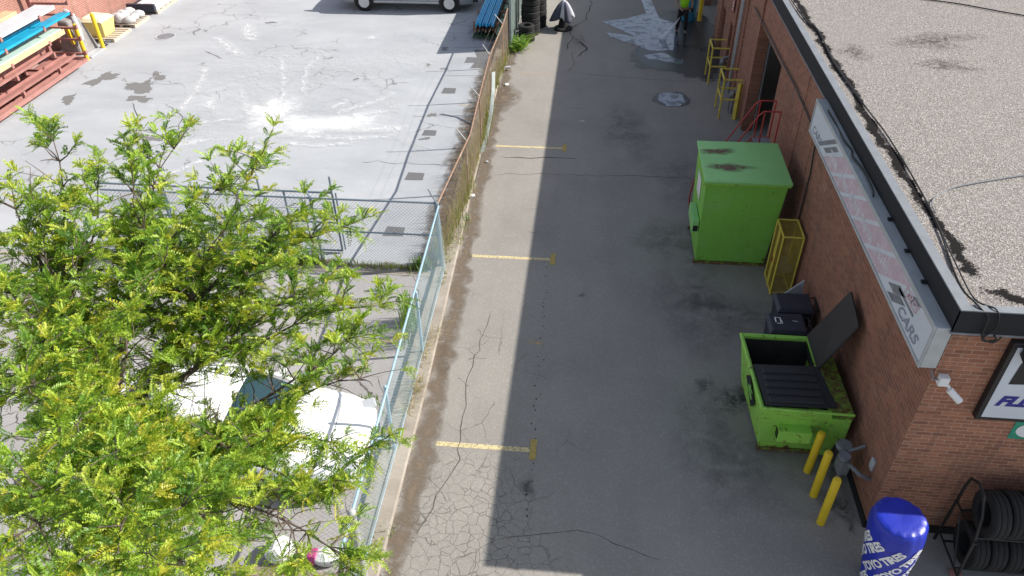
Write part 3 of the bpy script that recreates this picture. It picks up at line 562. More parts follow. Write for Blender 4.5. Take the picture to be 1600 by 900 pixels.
text_on('sign_text', 'CARS', .30, 'greyblue', Sg, lambda u, v, q: (FX - .002 - max(q, 0), 13.85 - u * .9 - v * .35, 3.42 + v * .7), ext=.001, offset=.004)
for y in (8.2, 8.9, 9.7): MB().box(4.40, y, SZ1 + .012, 4.46, y + .06, SZ1 + .04).build('bracket', 'black', Sg)
# front sign, small green plate, camera
Fs = thing('wall_sign', (5.9, 7.3, 2.6), 'large white sign with black graphic and navy letters on the front wall', 'sign')
FY = WY - .004
MB().box(5.19, FY - .10, 2.58, 8.2, FY - .001, 3.90).build('frame', 'black', Fs, bevel=.008)
MB().box(5.25, FY - .104, 2.64, 8.14, FY - .1005, 3.84).build('sign_face', 'signwhite', Fs)
mb = MB(); gp = [(5.36, 3.22), (5.42, 3.6), (5.40, 3.62), (6.4, 3.62), (6.3, 3.3), (5.75, 3.35), (5.62, 3.30), (5.50, 3.29), (5.44, 3.22)]
gp = [(5.36, 3.24), (5.40, 3.62), (6.5, 3.62), (6.4, 3.3), (5.75, 3.38), (5.6, 3.36), (5.5, 3.29), (5.46, 3.24)]
mb.hexa([(5.36, FY - .108, 3.24), (6.4, FY - .108, 3.30), (6.4, FY - .105, 3.30), (5.36, FY - .105, 3.24), (5.38, FY - .108, 3.60), (6.4, FY - .108, 3.60), (6.4, FY - .105, 3.60), (5.38, FY - .105, 3.60)]); mb.build('graphic', 'black', Fs)
text_on('letters', 'FLEET', .24, 'blueletter', Fs, lambda u, v, q: (5.33 + u * 1.1, FY - .106 - max(q, 0), 2.87 + v * .95), ext=.002, offset=.014, shear=.3)
mb = MB(); mb.obox((5.42, FY - .2, 3.78), (.26, .16, .1), 0, .3); mb.obox((5.33, FY - .15, 3.84), (.05, .2, .05)); mb.build('floodlight', 'black', Fs, bevel=.01)
o = thing('notice_plate', (5.9, 7.3, 2.17), 'small green notice plate with white oval below the large front sign', 'sign')
MB().box(5.78, FY - .012, 2.17, 6.2, FY - .001, 2.51).build('plate', 'sgreen', o)
mb = MB(); mb.lathe([(.001, -.003), (.13, -.003), (.13, 0)], (0, 0, 0), 28, 'Y'); mb.v = [(x * 1.3 + 6.0, y + FY - .0125, z + 2.34) for x, y, z in mb.v]; mb.build('oval', 'white', o)
o = thing('security_camera', (4.6, 7.25, 2.95), 'small white security camera on the brick corner below the long sign', 'camera')
mb = MB(); mb.box(4.56, FY - .10, 3.12, 4.68, FY - .001, 3.26); mb.build('junction_box', 'white', o, bevel=.01)
mb = MB(); mb.tube([(4.68, FY - .08, 3.14), (4.74, FY - .13, 3.07)], .02); mb.tube([(4.70, FY - .12, 3.10), (4.84, FY - .20, 2.98)], .045, 12); mb.build('camera_body', 'white', o, True)
mb = MB(); mb.tube([(4.56, FY - .04, 3.19), (4.50, FY - .05, 3.2), (4.46, FY + .02, 3.3)], .012); mb.build('cable', 'grey', o)
o = thing('warning_sticker', (4.49, 25.3, 1.6), 'small red and white warning plate on the far brick pier', 'sign')
MB().box(4.45, 25.15, 2.0, 4.455, 25.45, 2.5).build('plate', 'red', o)
mb = MB(); [mb.box(4.446, 25.2, 2.08 + k * .1, 4.449, 25.4, 2.12 + k * .1) for k in range(4)]; mb.build('print', 'white', o)
# floodlight-shaped dark conduit box near far roof
T(MB().box(4.40, 23.1, 3.3, 4.5, 23.4, 3.55).build('wall_lamp', 'black', bevel=.02), 'black wall lamp high on the brick wall above the pipe', 'lamp')

# ------------------------------------------------------------------ dumpster A (tall, closed)
D = thing('dumpster', (3.3, 14.8, 0), 'tall closed bright green dumpster with rusty lid patches beside the yellow cage', 'dumpster')
hx = lambda a, b, z0, z1: [(a[0], a[1], z0), (a[2], a[1], z0), (a[2], a[3], z0), (a[0], a[3], z0), (b[0], b[1], z1), (b[2], b[1], z1), (b[2], b[3], z1), (b[0], b[3], z1)]
MB().hexa(hx((2.54, 14.06, 4.06, 15.5), (2.48, 13.92, 4.16, 15.55), .06, 2.16)).build('body', 'green', D, bevel=.015)
lid = MB().hexa([(2.44, 13.80, 2.17), (4.20, 13.80, 2.17), (4.20, 15.62, 2.17), (2.44, 15.62, 2.17), (2.44, 13.80, 2.23), (4.20, 13.80, 2.23), (4.20, 15.62, 2.23), (2.44, 15.62, 2.23)]).build('lid', 'green_lid', D, bevel=.015)
blob('rust_patch', 2.84, 15.12, .42, .20, 0, 2.234, 'rustpatch', seed=1, kind=None, parent=lid)
blob('rust_patch', 3.0, 14.42, .58, .20, -.12, 2.2345, 'rustpatch', seed=2, kind=None, parent=lid)
mb = MB(); mb.box(2.43, 13.90, 2.08, 4.2, 13.925, 2.165); mb.build('rim', 'green_b', D)
mb = MB(); mb.box(2.36, 14.02, .82, 2.50, 14.8, 1.12); mb.build('fork_pocket', 'green_lid', D, bevel=.01)
mb = MB(); mb.box(2.38, 14.012, .86, 2.48, 14.019, 1.0); mb.build('pocket_opening', 'black', D)
for y in (14.02, 15.42): MB().box(2.50, y, .0, 4.08, y + .08, .06).build('skid', 'green_rust', D)
MB().hexa([(2.492, 14.5, 1.35), (2.498, 14.5, 1.35), (2.498, 15.0, 1.35), (2.492, 15., 1.35), (2.476, 14.5, 1.85), (2.482, 14.5, 1.85), (2.482, 15.0, 1.85), (2.476, 15.0, 1.85)]).build('label', 'white', D)
# ------------------------------------------------------------------ dumpster B (open, black lids)
D2 = thing('dumpster', (3.7, 9.4, 0), 'open worn green dumpster with one black lid raised, nearest the bollards', 'dumpster')
zt = 1.22; mb = MB()
o4 = [(3.13, 8.72), (4.30, 8.72), (4.28, 10.15), (3.05, 10.25)]; t4 = [(2.95, 8.50), (4.02, 8.50), (4.02, 10.24), (2.86, 10.24)]
i4 = [(2.99, 8.54), (3.97, 8.54), (3.97, 10.20), (2.90, 10.20)]; b4 = [(3.17, 8.76), (4.2, 8.76), (4.2, 10.1), (3.1, 10.2)]
V = [(*p, .08) for p in o4] + [(*p, zt) for p in t4] + [(*p, zt) for p in i4] + [(*p, .14) for p in b4]; F = [(3, 2, 1, 0)]
for i in range(4): j = (i + 1) % 4; F += [(i, j, 4 + j, 4 + i), (4 + i, 4 + j, 8 + j, 8 + i), (8 + i, 8 + j, 12 + j, 12 + i)]
F.append((12, 13, 14, 15)); mb.add(V, F)
mb.build('body', 'green_b', D2, bevel=.006)
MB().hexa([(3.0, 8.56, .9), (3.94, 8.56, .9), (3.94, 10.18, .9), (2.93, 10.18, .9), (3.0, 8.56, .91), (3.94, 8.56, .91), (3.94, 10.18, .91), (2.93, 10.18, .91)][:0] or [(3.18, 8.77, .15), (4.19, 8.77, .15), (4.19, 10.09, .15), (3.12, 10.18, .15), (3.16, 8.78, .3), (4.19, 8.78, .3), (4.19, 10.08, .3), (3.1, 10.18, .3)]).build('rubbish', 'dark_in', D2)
LO = {(3.00, 8.55): (.19, .25), (3.96, 8.55): (.22, .25), (3.96, 10.19): (.22, -.1), (2.91, 10.19): (.22, -.05)}
mb = MB()
for a, b in (((3.00, 8.55), (3.96, 8.55)), ((3.96, 8.55), (3.96, 10.19)), ((3.96, 10.19), (2.91, 10.19)), ((2.91, 10.19), (3.0, 8.55))):
    mb.add([(a[0], a[1], zt - .05), (b[0], b[1], zt - .05), (b[0] + LO[b][0], b[1] + LO[b][1], .3), (a[0] + LO[a][0], a[1] + LO[a][1], .3)], [(0, 1, 2, 3)])
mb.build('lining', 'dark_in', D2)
MB().hexa([(4.02, 8.50, zt - .06), (4.36, 8.50, zt - .16), (4.33, 10.24, zt - .16), (4.02, 10.24, zt - .06), (4.02, 8.50, zt + .0), (4.38, 8.50, zt - .06), (4.34, 10.24, zt - .06), (4.02, 10.24, zt + .0)]).build('rear_ledge', 'green_rust', D2, bevel=.006)
mb = MB(); mb.box(4.28, 8.52, .6, 4.36, 8.56, 1.08); mb.box(4.28, 10.18, .6, 4.34, 10.22, 1.08); mb.hexa(hx((4.05, 8.6, 4.22, 10.15), (4.05, 8.52, 4.36, 10.2), .1, 1.05)); mb.build('rear_wall', 'green_b', D2)
mb = MB(); mb.tube([(2.945, 8.49, zt), (2.855, 10.25, zt)], .028); mb.tube([(2.945, 8.49, zt), (4.36, 8.49, zt - .03)], .022); mb.tube([(2.855, 10.25, zt), (4.0, 10.25, zt)], .02); mb.build('rim', 'green_b', D2, True)
mb = MB(); mb.box(3.28, 8.40, .56, 3.80, 8.66, .80); po = mb.build('fork_pocket', 'green_b', D2, bevel=.01)
MB().box(3.272, 8.43, .60, 3.279, 8.56, .76).build('pocket_opening', 'black', D2)
MB().box(3.12, 8.655, .46, 4.26, 8.695, .50).build('stiffener', 'green_rust', D2); MB().box(3.1, 8.68, 0.02, 4.28, 8.76, .08).build('skid', 'green_rust', D2); MB().box(3.05, 10.1, .02, 4.25, 10.18, .08).build('skid', 'green_rust', D2)
lp = lambda u, v: (3.0 + .98 * u + .0 * v, 8.50 + .93 * v, zt + .03 + .03 * u)
mb = MB(); mb.hexa([Vector(lp(0, 0)) + Vector((0, .02, 0)), Vector(lp(1, 0)) + Vector((.1, .02, 0)), Vector(lp(1, 1)), Vector(lp(-.06, 1))] + [Vector(lp(0, 0)) + Vector((0, .02, .03)), Vector(lp(1, 0)) + Vector((.1, .02, .03)), Vector(lp(1, 1)) + Vector((0, 0, .03)), Vector(lp(-.06, 1)) + Vector((0, 0, .03))])
for k in range(5): y = .08 + k * .175; a, b = Vector(lp(.06, y)), Vector(lp(.93, y + .115)); mb.hexa([(a.x, a.y, a.z + .031), (b.x, a.y, b.z + .031), (b.x, b.y, b.z + .031), (a.x, b.y, a.z + .031), (a.x + .02, a.y + .015, a.z + .055), (b.x - .02, a.y + .015, b.z + .055), (b.x - .02, b.y - .015, b.z + .055), (a.x + .02, b.y - .015, a.z + .055)])
tag(mb.build('lid', 'black_pl', D2), 'closed ribbed black lid')
h0, h1 = Vector((4.0, 9.42, 1.27)), Vector((4.0, 10.22, 1.27)); k0, k1 = Vector((4.41, 9.44, 2.20)), Vector((4.42, 10.12, 2.34)); nn = Vector((-.035, 0, .02))
mb = MB(); mb.hexa([h0, k0, k1, h1, h0 + nn, k0 + nn, k1 + nn, h1 + nn])
e = [h0, k0, k1, h1]
for a, b in zip(e, e[1:] + e[:1]): mb.tube([a + nn * .5, b + nn * .5], .022, 6)
tag(mb.build('lid', 'black_pl', D2), 'raised black lid leaning on the wall')
mb = MB(); mb.tube([(4.02, 8.52, 1.27), (4.02, 10.22, 1.27)], .018); [mb.box(3.98, y, 1.2, 4.06, y + .06, 1.29) for y in (8.6, 9.3, 9.5, 10.1)]; mb.build('hinge', 'green_rust', D2)
dm = MB(); dm.add([(3.045 - .045, 9.2, 1.02), (3.045 - .07, 9.43, .80 + .22), (3.04, 9.2, .62), (3.075 + .02, 8.97, .82)], [(0, 1, 2, 3)])
def side(y, z):  # point on the sloping left face
    f = (z - .08) / (zt - .08); g = (y - 8.6) / 1.6
    return Vector((3.13 + (2.95 - 3.13) * f - .085 * g - .03, y, z))
dm = MB(); dm.add([side(9.30, 1.14), side(9.62, .84), side(9.25, .46), side(8.93, .82)], [(0, 1, 2, 3)]); dm.build('diamond_label', 'black', D2)
dm = MB()
for (a, b), (c, d) in (((9.10, .92), (9.36, .88)), ((9.36, .88), (9.14, .74)), ((9.22, 1.0), (9.28, .7)), ((9.4, .8), (9.2, .68))):
    p, q = side(a, b) + Vector((-.003, 0, 0)), side(c, d) + Vector((-.003, 0, 0)); dm.tube([p, q], .010, 5)
dm.build('label_print', 'green', D2)

# ------------------------------------------------------------------ yellow cage
Cg = thing('bottle_cage', (4.25, 13.4, 0), 'tall yellow framed mesh cage standing between the tall green dumpster and the wall', 'cage')
x0, x1, y0, y1, z1 = 4.03, 4.43, 13.02, 13.68, 1.46
mb = MB(); r = .022
for x in (x0, x1):
    for y in (y0, y1): mb.tube([(x, y, 0), (x, y, z1)], r, 4)
for z in (.05, z1):
    for a, b in (((x0, y0), (x1, y0)), ((x1, y0), (x1, y1)), ((x1, y1), (x0, y1)), ((x0, y1), (x0, y0))): mb.tube([(*a, z), (*b, z)], r, 4)
mb.tube([(x0, 13.32, 0), (x0, 13.32, z1)], .02, 4); mb.tube([(x0, 13.40, 0), (x0, 13.40, z1)], .02, 4); mb.build('frame', 'yellow_pale', Cg)
mb = MB()
def meshpanel(mb, o, u, v, lu, lv, st, r, n=3):
    o, u, v = Vector(o), Vector(u), Vector(v); k = int((lu + lv) / st)
    for i in range(1, k):
        c = i * st
        a0 = (min(c, lu), max(0, c - lu)); a1 = (max(0, c - lv), min(c, lv))
        mb.tube([o + u * a0[0] + v * a0[1], o + u * a1[0] + v * a1[1]], r, n, False)
        mb.tube([o + u * (lu - a0[0]) + v * a0[1], o + u * (lu - a1[0]) + v * a1[1]], r, n, False)
meshpanel(mb, (x0, y0, 0), (1, 0, 0), (0, 0, 1), x1 - x0, z1, .038, .0042); meshpanel(mb, (x0, y0, 0), (0, 1, 0), (0, 0, 1), y1 - y0, z1, .038, .0042)
meshpanel(mb, (x0, y0, z1), (1, 0, 0), (0, 1, 0), x1 - x0, y1 - y0, .038, .0042); meshpanel(mb, (x1, y0, 0), (0, 1, 0), (0, 0, 1), y1 - y0, z1, .038, .0042)
mb.build('mesh_panel', 'amber', Cg)
MB().box(x0 + .03, y0 + .03, .55, x1 - .03, y1 - .03, .57).build('shelf', 'wood', Cg)
MB().box(x0 - .03, 13.34, .62, x0 - .015, 13.38, .72).build('latch', 'red', Cg)

# ------------------------------------------------------------------ dark wheeled totes
def tote(loc, rz, label, mark=False):
    t = thing('wheeled_bin', loc, label, 'bin', 'dark totes behind the open dumpster'); X, Y = loc[0], loc[1]
    mb = MB(); mb.hexa([(X - .26, Y - .22, .05), (X + .26, Y - .22, .05), (X + .26, Y + .22, .05), (X - .26, Y + .22, .05), (X - .32, Y - .27, .9), (X + .32, Y - .27, .9), (X + .32, Y + .27, .9), (X - .32, Y + .27, .9)]); mb.build('body', 'navy_pl', t, bevel=.02)
    mb = MB(); mb.hexa([(X - .35, Y - .3, .905), (X + .35, Y - .3, .905), (X + .35, Y + .3, .905), (X - .35, Y + .3, .905), (X - .29, Y - .24, .97), (X + .31, Y - .24, .98), (X + .31, Y + .24, .98), (X - .29, Y + .24, .97)]); mb.build('lid', 'navy_pl', t, bevel=.015)
    mb = MB(); mb.tube([(X + .36, Y - .2, .9), (X + .42, Y - .2, .93), (X + .42, Y + .2, .93), (X + .36, Y + .2, .9)], .015); mb.build('handle', 'black_pl', t)
    for s_ in (-1, 1): MB().lathe([(.001, -.02), (.1, -.02), (.1, .02), (.001, .02)], (X + .24, Y + s_ * .24, .1), 16, 'Y').build('wheel', 'rubber', t)
    if mark:
        mb = MB(); mb.tube([(X - .20, Y - .03, .978), (X - .20, Y + .10, .978), (X - .11, Y + .10, .98), (X - .11, Y - .03, .98)], .012, 4); mb.tube([(X - .18, Y - .06, .978), (X - .09, Y - .06, .98), (X - .1, Y + .03, .98)], .012, 4); mb.build('recycling_mark', 'white', t)
        MB().hexa([(X + .1, Y + .02, .981), (X + .2, Y + .0, .981), (X + .2, Y + .02, .981), (X + .1, Y + .04, .981), (X + .1, Y + .02, .984), (X + .2, Y + .0, .984), (X + .2, Y + .02, .984), (X + .1, Y + .04, .984)]).build('sticker', 'lgrey', t)
    return t
tote((3.82, 10.95, 0), 0, 'dark lidded bin with white mark on top, just behind the open dumpster', True)
tote((4.06, 11.58, 0), 0, 'dark lidded bin behind the marked bin, beside the yellow cage')
mb = MB(); mb.hexa([(3.92, 12.28, .1), (4.45, 12.2, .1), (4.46, 12.24, .1), (3.93, 12.32, .1), (4.0, 12.24, .55), (4.36, 12.18, 1.02), (4.37, 12.22, 1.02), (4.01, 12.28, .55)]); T(mb.build('board', 'cardboard'), 'pale grey board leaning behind the dark lidded bins', 'board')

# ------------------------------------------------------------------ bollards
for i, (b, t, lab) in enumerate((((3.87, 8.32), (3.885, 8.31, .95), 'yellow bollard nearest the open dumpster, first of the row of three'), ((3.87, 7.84), (3.87, 7.845, 1.04), 'middle yellow bollard of the three by the gas meter'), ((3.87, 7.33), (3.87, 7.33, 1.06), 'yellow bollard nearest the blue inflatable column'))):
    mb = MB(); z = t[2]; mb.tube([(*b, 0), (t[0], t[1], z - .03), (t[0], t[1], z - .008), (t[0], t[1], z)], [.062, .062, .052, .03], 16)
    T(mb.build('bollard', 'yellow', smooth=True), lab, 'bollard', 'yellow bollards in front of the gas meter')
Gm = thing('gas_meter', (4.2, 8.02, 0), 'grey gas meter with pipes on the wall behind the yellow bollards', 'gas meter')
mb = MB(); mb.box(4.12, 7.9, .45, 4.3, 8.12, .75); mb.build('meter_body', 'grey', Gm, bevel=.04)
mb = MB(); mb.lathe([(.001, -.05), (.11, -.05), (.13, 0), (.11, .05), (.001, .05)], (4.22, 8.18, .82), 18, 'Z'); mb.lathe([(.001, -.03), (.09, -.03), (.09, .03), (.001, .03)], (4.16, 7.94, .86), 16, 'Z'); mb.build('regulator', 'grey', Gm, True)
mb = MB(); mb.tube([(4.3, 8.18, 0), (4.3, 8.18, .8), (4.22, 8.18, .82)], .03); mb.tube([(4.22, 7.9, .75), (4.24, 7.72, .85), (4.32, 7.66, .8), (4.5, 7.66, .7)], .032, 10); mb.tube([(4.16, 7.94, .75), (4.16, 7.94, .86)], .025); mb.tube([(4.22, 8.0, .1), (4.22, 8.0, .5)], .03); mb.tube([(4.24, 8.05, .85), (4.48, 8.1, .95)], .025)
mb.build('pipework', 'grey', Gm, True)

# ------------------------------------------------------------------ inflatable tyre column
Tc = thing('inflatable_column', (4.58, 6.4, 0), 'glossy blue inflatable column with white lettering at the building corner', 'inflatable')
prof = [(.24, .0), (.285, .35), (.335, .8), (.36, 1.15), (.356, 1.30), (.345, 1.36), (.32, 1.405), (.27, 1.425), (.15, 1.43), (.001, 1.425)]
def colpt(a, h, r): return (4.45 - .06 * h / 1.45 + r * math.cos(a), 6.36 + .12 * h / 1.45 + r * math.sin(a), h + .02)
mb = MB(); n = 48
fine = []
for i in range(len(prof) - 1):
    for k in range(3): t = k / 3; fine.append((prof[i][0] * (1 - t) + prof[i + 1][0] * t, prof[i][1] * (1 - t) + prof[i + 1][1] * t))
fine.append(prof[-1])
for r, h in fine:
    for k in range(n): a = 2 * PI * k / n; mb.v.append(colpt(a, h + (.008 * math.sin(k * 1.9) if .9 < h < 1.42 and r > .2 else 0), r * (1 + (.012 * math.sin(9 * a + 3) + .008 * math.sin(17 * a)) * (1.3 if h > 1.1 else .5))))
for i in range(len(fine) - 1):
    for k in range(n): a = i * n; mb.f.append((a + k, a + (k + 1) % n, a + n + (k + 1) % n, a + n + k))
mb.f.append(tuple(range(n))[::-1]); mb.build('column', 'toyo', Tc, True, sharp=70)
def cr(h):
    for (r0, h0_), (r1, h1_) in zip(prof, prof[1:]):
        if h0_ <= h <= h1_: return r0 + (r1 - r0) * (h - h0_) / (h1_ - h0_)
    return .33
for k, a0 in enumerate((-3.55, -2.80, -2.05, -1.30, -.6, .3, 1.3, 2.2)):
    for row, hh in ((0, .40), (1, -.3)):
        def fn(u, v, q, a0=a0, hh=hh):
            c, s_ = math.cos(.98), math.sin(.98); uu = u * c - v * s_; vv = u * s_ + v * c; h = max(.0, min(1.4, hh + vv)); return colpt(a0 + uu / .345, h, cr(h) + .006 + max(q, 0))
        if row == 0 or k % 2 == 0: text_on('lettering', 'TOYO TIRES', .168, 'white', Tc, fn if row == 0 else (lambda u, v, q, a0=a0 - .3, fn=fn: fn(u, v, q, a0, -.35)), ext=.001, offset=.007, spacing=.88)

# ------------------------------------------------------------------ tyres
def tyre_mesh(mb, c, R_, wd, axis, n=32):
    k = wd / 2; ri = R_ * .56
    prof = [(ri, -k * .75), (ri * 1.08, -k * .95), (R_ * .82, -k), (R_ * .95, -k * .88), (R_, -k * .7), (R_, -k * .38), (R_ * .975, -k * .36), (R_ * .975, -k * .28), (R_, -k * .26), (R_, k * .26), (R_ * .975, k * .28), (R_ * .975, k * .36), (R_, k * .38), (R_, k * .7), (R_ * .95, k * .88), (R_ * .82, k), (ri * 1.08, k * .95), (ri, k * .75), (ri, -k * .75)]
    return mb.lathe(prof, c, n, axis)
def stacktyres(cx, cy, N_, Rr, wd, nm, rnd=random.Random(4)):
    base = None
    for i in range(N_):
        z = wd / 2 + i * wd; jx, jy = rnd.uniform(-.02, .02), rnd.uniform(-.02, .02)
        ordn = ('bottom', 'second from the bottom', 'third from the bottom', 'fourth from the bottom', 'fifth from the bottom', 'sixth from the bottom', 'seventh from the bottom', 'eighth from the bottom')[i] if i < N_ - 1 else 'topmost'
        if base is None:
            base = T(tyre_mesh(MB(), (cx, cy, z), Rr, wd, 'Z').build('tyre', 'rubber', smooth=True, origin=(cx, cy, z), sharp=25), '', 'tyre', 'tyres stacked by the left fence'); o = base
        else: o = copy_tree(base, (cx + jx, cy + jy, z))
        o['label'] = f'used black tyre, {ordn} of the {nm}'
stacktyres(-2.46, 27.85, 3, .30, .2, 'short front stack by the weeds')
stacktyres(-2.38, 28.62, 7, .35, .22, 'tall stack behind the short one')
stacktyres(-2.20, 29.5, 8, .36, .22, 'farthest stack by the fence')
Rk = thing('tyre_rack', (6.3, 6.8, 0), 'black two-tier metal tyre rack against the front wall', 'rack')
mb = MB()
for x in (5.50, 7.6):
    mb.tube([(x, 6.45, .0), (x, 6.45, .15), (x, 6.52, .95), (x, 6.62, 1.35), (x, 6.78, 1.58), (x, 6.98, 1.62), (x, 7.15, 1.5), (x, 7.18, 1.3), (x, 7.2, 0)], .02)
    for z in (.22, .96): mb.tube([(x, 6.47, z), (x, 7.2, z)], .015)
    mb.tube([(x, 6.6, .25), (x, 7.0, .9)], .012)
for z in (.22, .96):
    for y in (6.58, 7.02): mb.tube([(5.5, y, z), (7.6, y, z)], .018)
mb.build('frame', 'steel' if 0 else 'black', Rk, True)
ft = None; rnd = random.Random(9)
for tier, z in ((0, .22), (1, .96)):
    for i in range(8):
        x = 5.72 + i * .235; Rr = .33
        nm = ('first', 'second', 'third', 'fourth', 'fifth', 'sixth', 'seventh', 'eighth')[i]
        if ft is None: ft = T(tyre_mesh(MB(), (x, 6.8, z + .27), Rr, .225, 'X').build('tyre', 'rubber', smooth=True, origin=(x, 6.8, z + .27), sharp=25), '', 'tyre', 'tyres standing in the rack'); o = ft
        else: o = copy_tree(ft, (x, 6.8 + rnd.uniform(-.02, .02), z + .27))
        o['label'] = f'dark tyre in the {"lower" if not tier else "upper"} tier of the rack, {nm} from its left end'
mb = MB(); mb.lathe([(.001, 0), (.09, .01), (.08, .05), (.001, .07)], (5.60, 6.62, 0), 14); o = mb.build('rusty_lump', 'terra', smooth=True); T(o, 'small rusty brown lump on the pavement at the foot of the tyre rack', 'debris')

# ------------------------------------------------------------------ yellow pipe guards, posts
def guard(y0, y1, xl, h, label, vert=True):
    g_ = thing('pipe_guard', (xl + .25, (y0 + y1) / 2, 0), label, 'guard frame', 'yellow guard frames along the brick wall')
    mb = MB(); r = .028
    for y in (y0, y1): mb.tube([(xl, y, .0), (xl, y, h)], r, 8); mb.tube([(xl, y, h), (xl + .52, y, h)], r, 8); mb.tube([(xl, y, h * .5), (xl + .52, y, h * .5)], r, 8)
    for z in (h, h * .5): mb.tube([(xl, y0, z), (xl, y1, z)], r, 8)
    mb.build('rails', 'yellow_pale', g_, True)
    return g_
guard(21.6, 22.45, 3.9, 1.22, 'nearer yellow tubular guard frame round wall pipes')
guard(24.2, 25.0, 3.84, 1.2, 'farther yellow tubular guard frame next to the wet ground')
mb = MB(); mb.tube([(4.38, 21.62, 0), (4.38, 21.62, 1.12)], .08, 4); T(mb.build('post', 'yellow_pale'), 'square yellow post at the brick pier beside the dark doorway', 'post')
mb = MB(); mb.tube([(4.02, 29.6, .3), (4.02, 29.6, 1.9)], .08, 8); T(mb.build('post', 'yellow'), 'yellow post at the top edge next to the blue drum', 'post')
o = thing('blue_drum', (3.72, 30.6, 0), 'blue drum standing behind the worker near the wall', 'drum')
MB().lathe([(.28, 0), (.29, .02), (.28, .3), (.295, .32), (.28, .34), (.28, .6), (.295, .62), (.28, .64), (.28, .88), (.26, .9)], (3.72, 30.6, 0), 24).build('barrel', plain('blue_drum_paint', (.03, .22, .38), .5), o, True)
MB().lathe([(.1, .9), (.1, .92)], (3.72, 30.6, 0), 12).build('cap', 'black', o)
for y in (22.0, 24.6):
    o = thing('wall_valve', (4.3, y, 0), 'grey wall pipes and valve inside the nearer guard frame' if y < 23 else 'grey wall pipes and valve inside the farther guard frame', 'pipe')
    mb = MB(); mb.tube([(4.3, y, 0), (4.3, y, .75), (4.48, y, .8)], .045); mb.tube([(4.25, y + .2, 0), (4.25, y + .2, .5), (4.48, y + .2, .55)], .03); mb.build('pipe', 'grey', o, True)
    MB().lathe([(.001, -.04), (.1, -.04), (.1, .04), (.001, .04)], (4.24, y, .62), 14, 'X').build('valve', 'steel', o, True)

# ------------------------------------------------------------------ red rolling stairs
St = thing('rolling_stairs', (3.5, 16.2, 0), 'red tubular rolling stairs standing behind the tall green dumpster', 'stairs')
for y in (16.5, 15.92):
    mb = MB(); mb.tube([(2.62, y, .02), (2.60, y, .3), (2.66, y, .75), (2.72, y, .82), (3.74, y, 2.72), (3.84, y, 2.83), (4.2, y, 2.83)], .018); mb.tube([(2.75, y, .1), (3.82, y, 1.92), (4.2, y, 1.92)], .022)
    mb.tube([(4.2, y, 2.83), (4.2, y, .1)], .018); mb.tube([(3.86, y, 2.8), (3.86, y, 1.92), (3.5, y, .1)], .018); mb.tube([(3.2, y, 1.75), (3.2, y, .88)], .014); mb.tube([(2.75, y, .1), (4.2, y, .1)], .02); mb.tube([(4.2, y, 1.2), (3.6, y, .1)], .014)
    mb.build('side_frame', 'red', St, True)
for k in range(7): MB().box(2.80 + k * .17, 15.95, .22 + k * .28, 2.98 + k * .17, 16.47, .25 + k * .28).build('step', 'grey', St)
MB().box(3.84, 15.95, 1.91, 4.2, 16.47, 1.935).build('platform', 'grey', St)
for x in (2.75, 4.15):
    for y in (15.92, 16.5): MB().lathe([(.001, -.02), (.06, -.02), (.06, .02), (.001, .02)], (x, y - .04, .06), 12, 'Y').build('wheel', 'rubber', St)

# ------------------------------------------------------------------ draped stand
o = thing('draped_stand', (-1.17, 29.2, 0), 'black stand on a round base under a grey and white cloth', 'stand')
MB().lathe([(.36, 0), (.36, .05), (.33, .08), (.2, .1), (.16, .3), (.15, .7), (.1, .85)], (-1.17, 29.2, 0), 28).build('base', 'rubber', o, True)
for mt, ph, nm in (('cloth_d', 0, 'cloth'), ('cloth_w', 1, 'cloth_stripe')):
    mb = MB(); n = 48; K = 9
    for k in range(K):
        t = k / (K - 1)
        for i in range(n):
            a = 2 * PI * i / n; f = abs(math.sin(2 * a + .5)); r = .05 + (.17 + .36 * f ** 1.4) * t ** .75 + .03 * math.sin(9 * a) * t
            mb.v.append((-1.17 + r * math.cos(a), 29.2 + r * math.sin(a), 1.07 - (.62 + .12 * (f - .5)) * t ** 1.25 + (.004 if ph else 0)))
    for k in range(K - 1):
        for i in range(n):
            st_ = (i % 12) in (9, 10, 11, 0)
            if st_ == bool(ph): j = (i + 1) % n; mb.f.append((k * n + i, k * n + j, (k + 1) * n + j, (k + 1) * n + i))
    q = mb.build(nm, mt, o, True, sharp=80); sm = q.modifiers.new('s', 'SOLIDIFY'); sm.thickness = .012
MB().lathe([(.06, 1.02), (.08, 1.06), (.05, 1.1), (.001, 1.11)], (-1.17, 29.2, 0), 12).build('knob', 'cloth_w', o, True)

# ------------------------------------------------------------------ person with pressure washer
def skin_mesh(name, joints, edges, mat, parent, sub=2, root=0):
    org = absloc(parent) if parent else Vector((0, 0, 0))
    me = bpy.data.meshes.new(name); me.from_pydata([Vector(j[0]) - org for j in joints], edges, []); ob = bpy.data.objects.new(name, me); COL.objects.link(ob)
    md = ob.modifiers.new('skin', 'SKIN'); md.use_smooth_shade = True
    for i, j in enumerate(joints): d = me.skin_vertices[0].data[i]; r = j[1]; d.radius = r if isinstance(r, tuple) else (r, r); d.use_root = (i == root)
    ss = ob.modifiers.new('sub', 'SUBSURF'); ss.levels = sub; ss.render_levels = sub
    bpy.context.view_layer.update(); dg = bpy.context.evaluated_depsgraph_get(); m2 = bpy.data.meshes.new_from_object(ob.evaluated_get(dg))
    bpy.data.objects.remove(ob); m2.name = name; m2.materials.clear(); m2.materials.append(M[mat]); o = bpy.data.objects.new(name, m2); COL.objects.link(o); o.parent = parent
    m2.polygons.foreach_set('use_smooth', [True] * len(m2.polygons))
    return o
PX, PY = 3.32, 29.0
Pn = thing('person', (PX, PY, 0), 'person in bright lime shirt and black trousers hosing down the wet ground', 'person')
q = lambda x, y, z: (PX + x, PY + y, z)
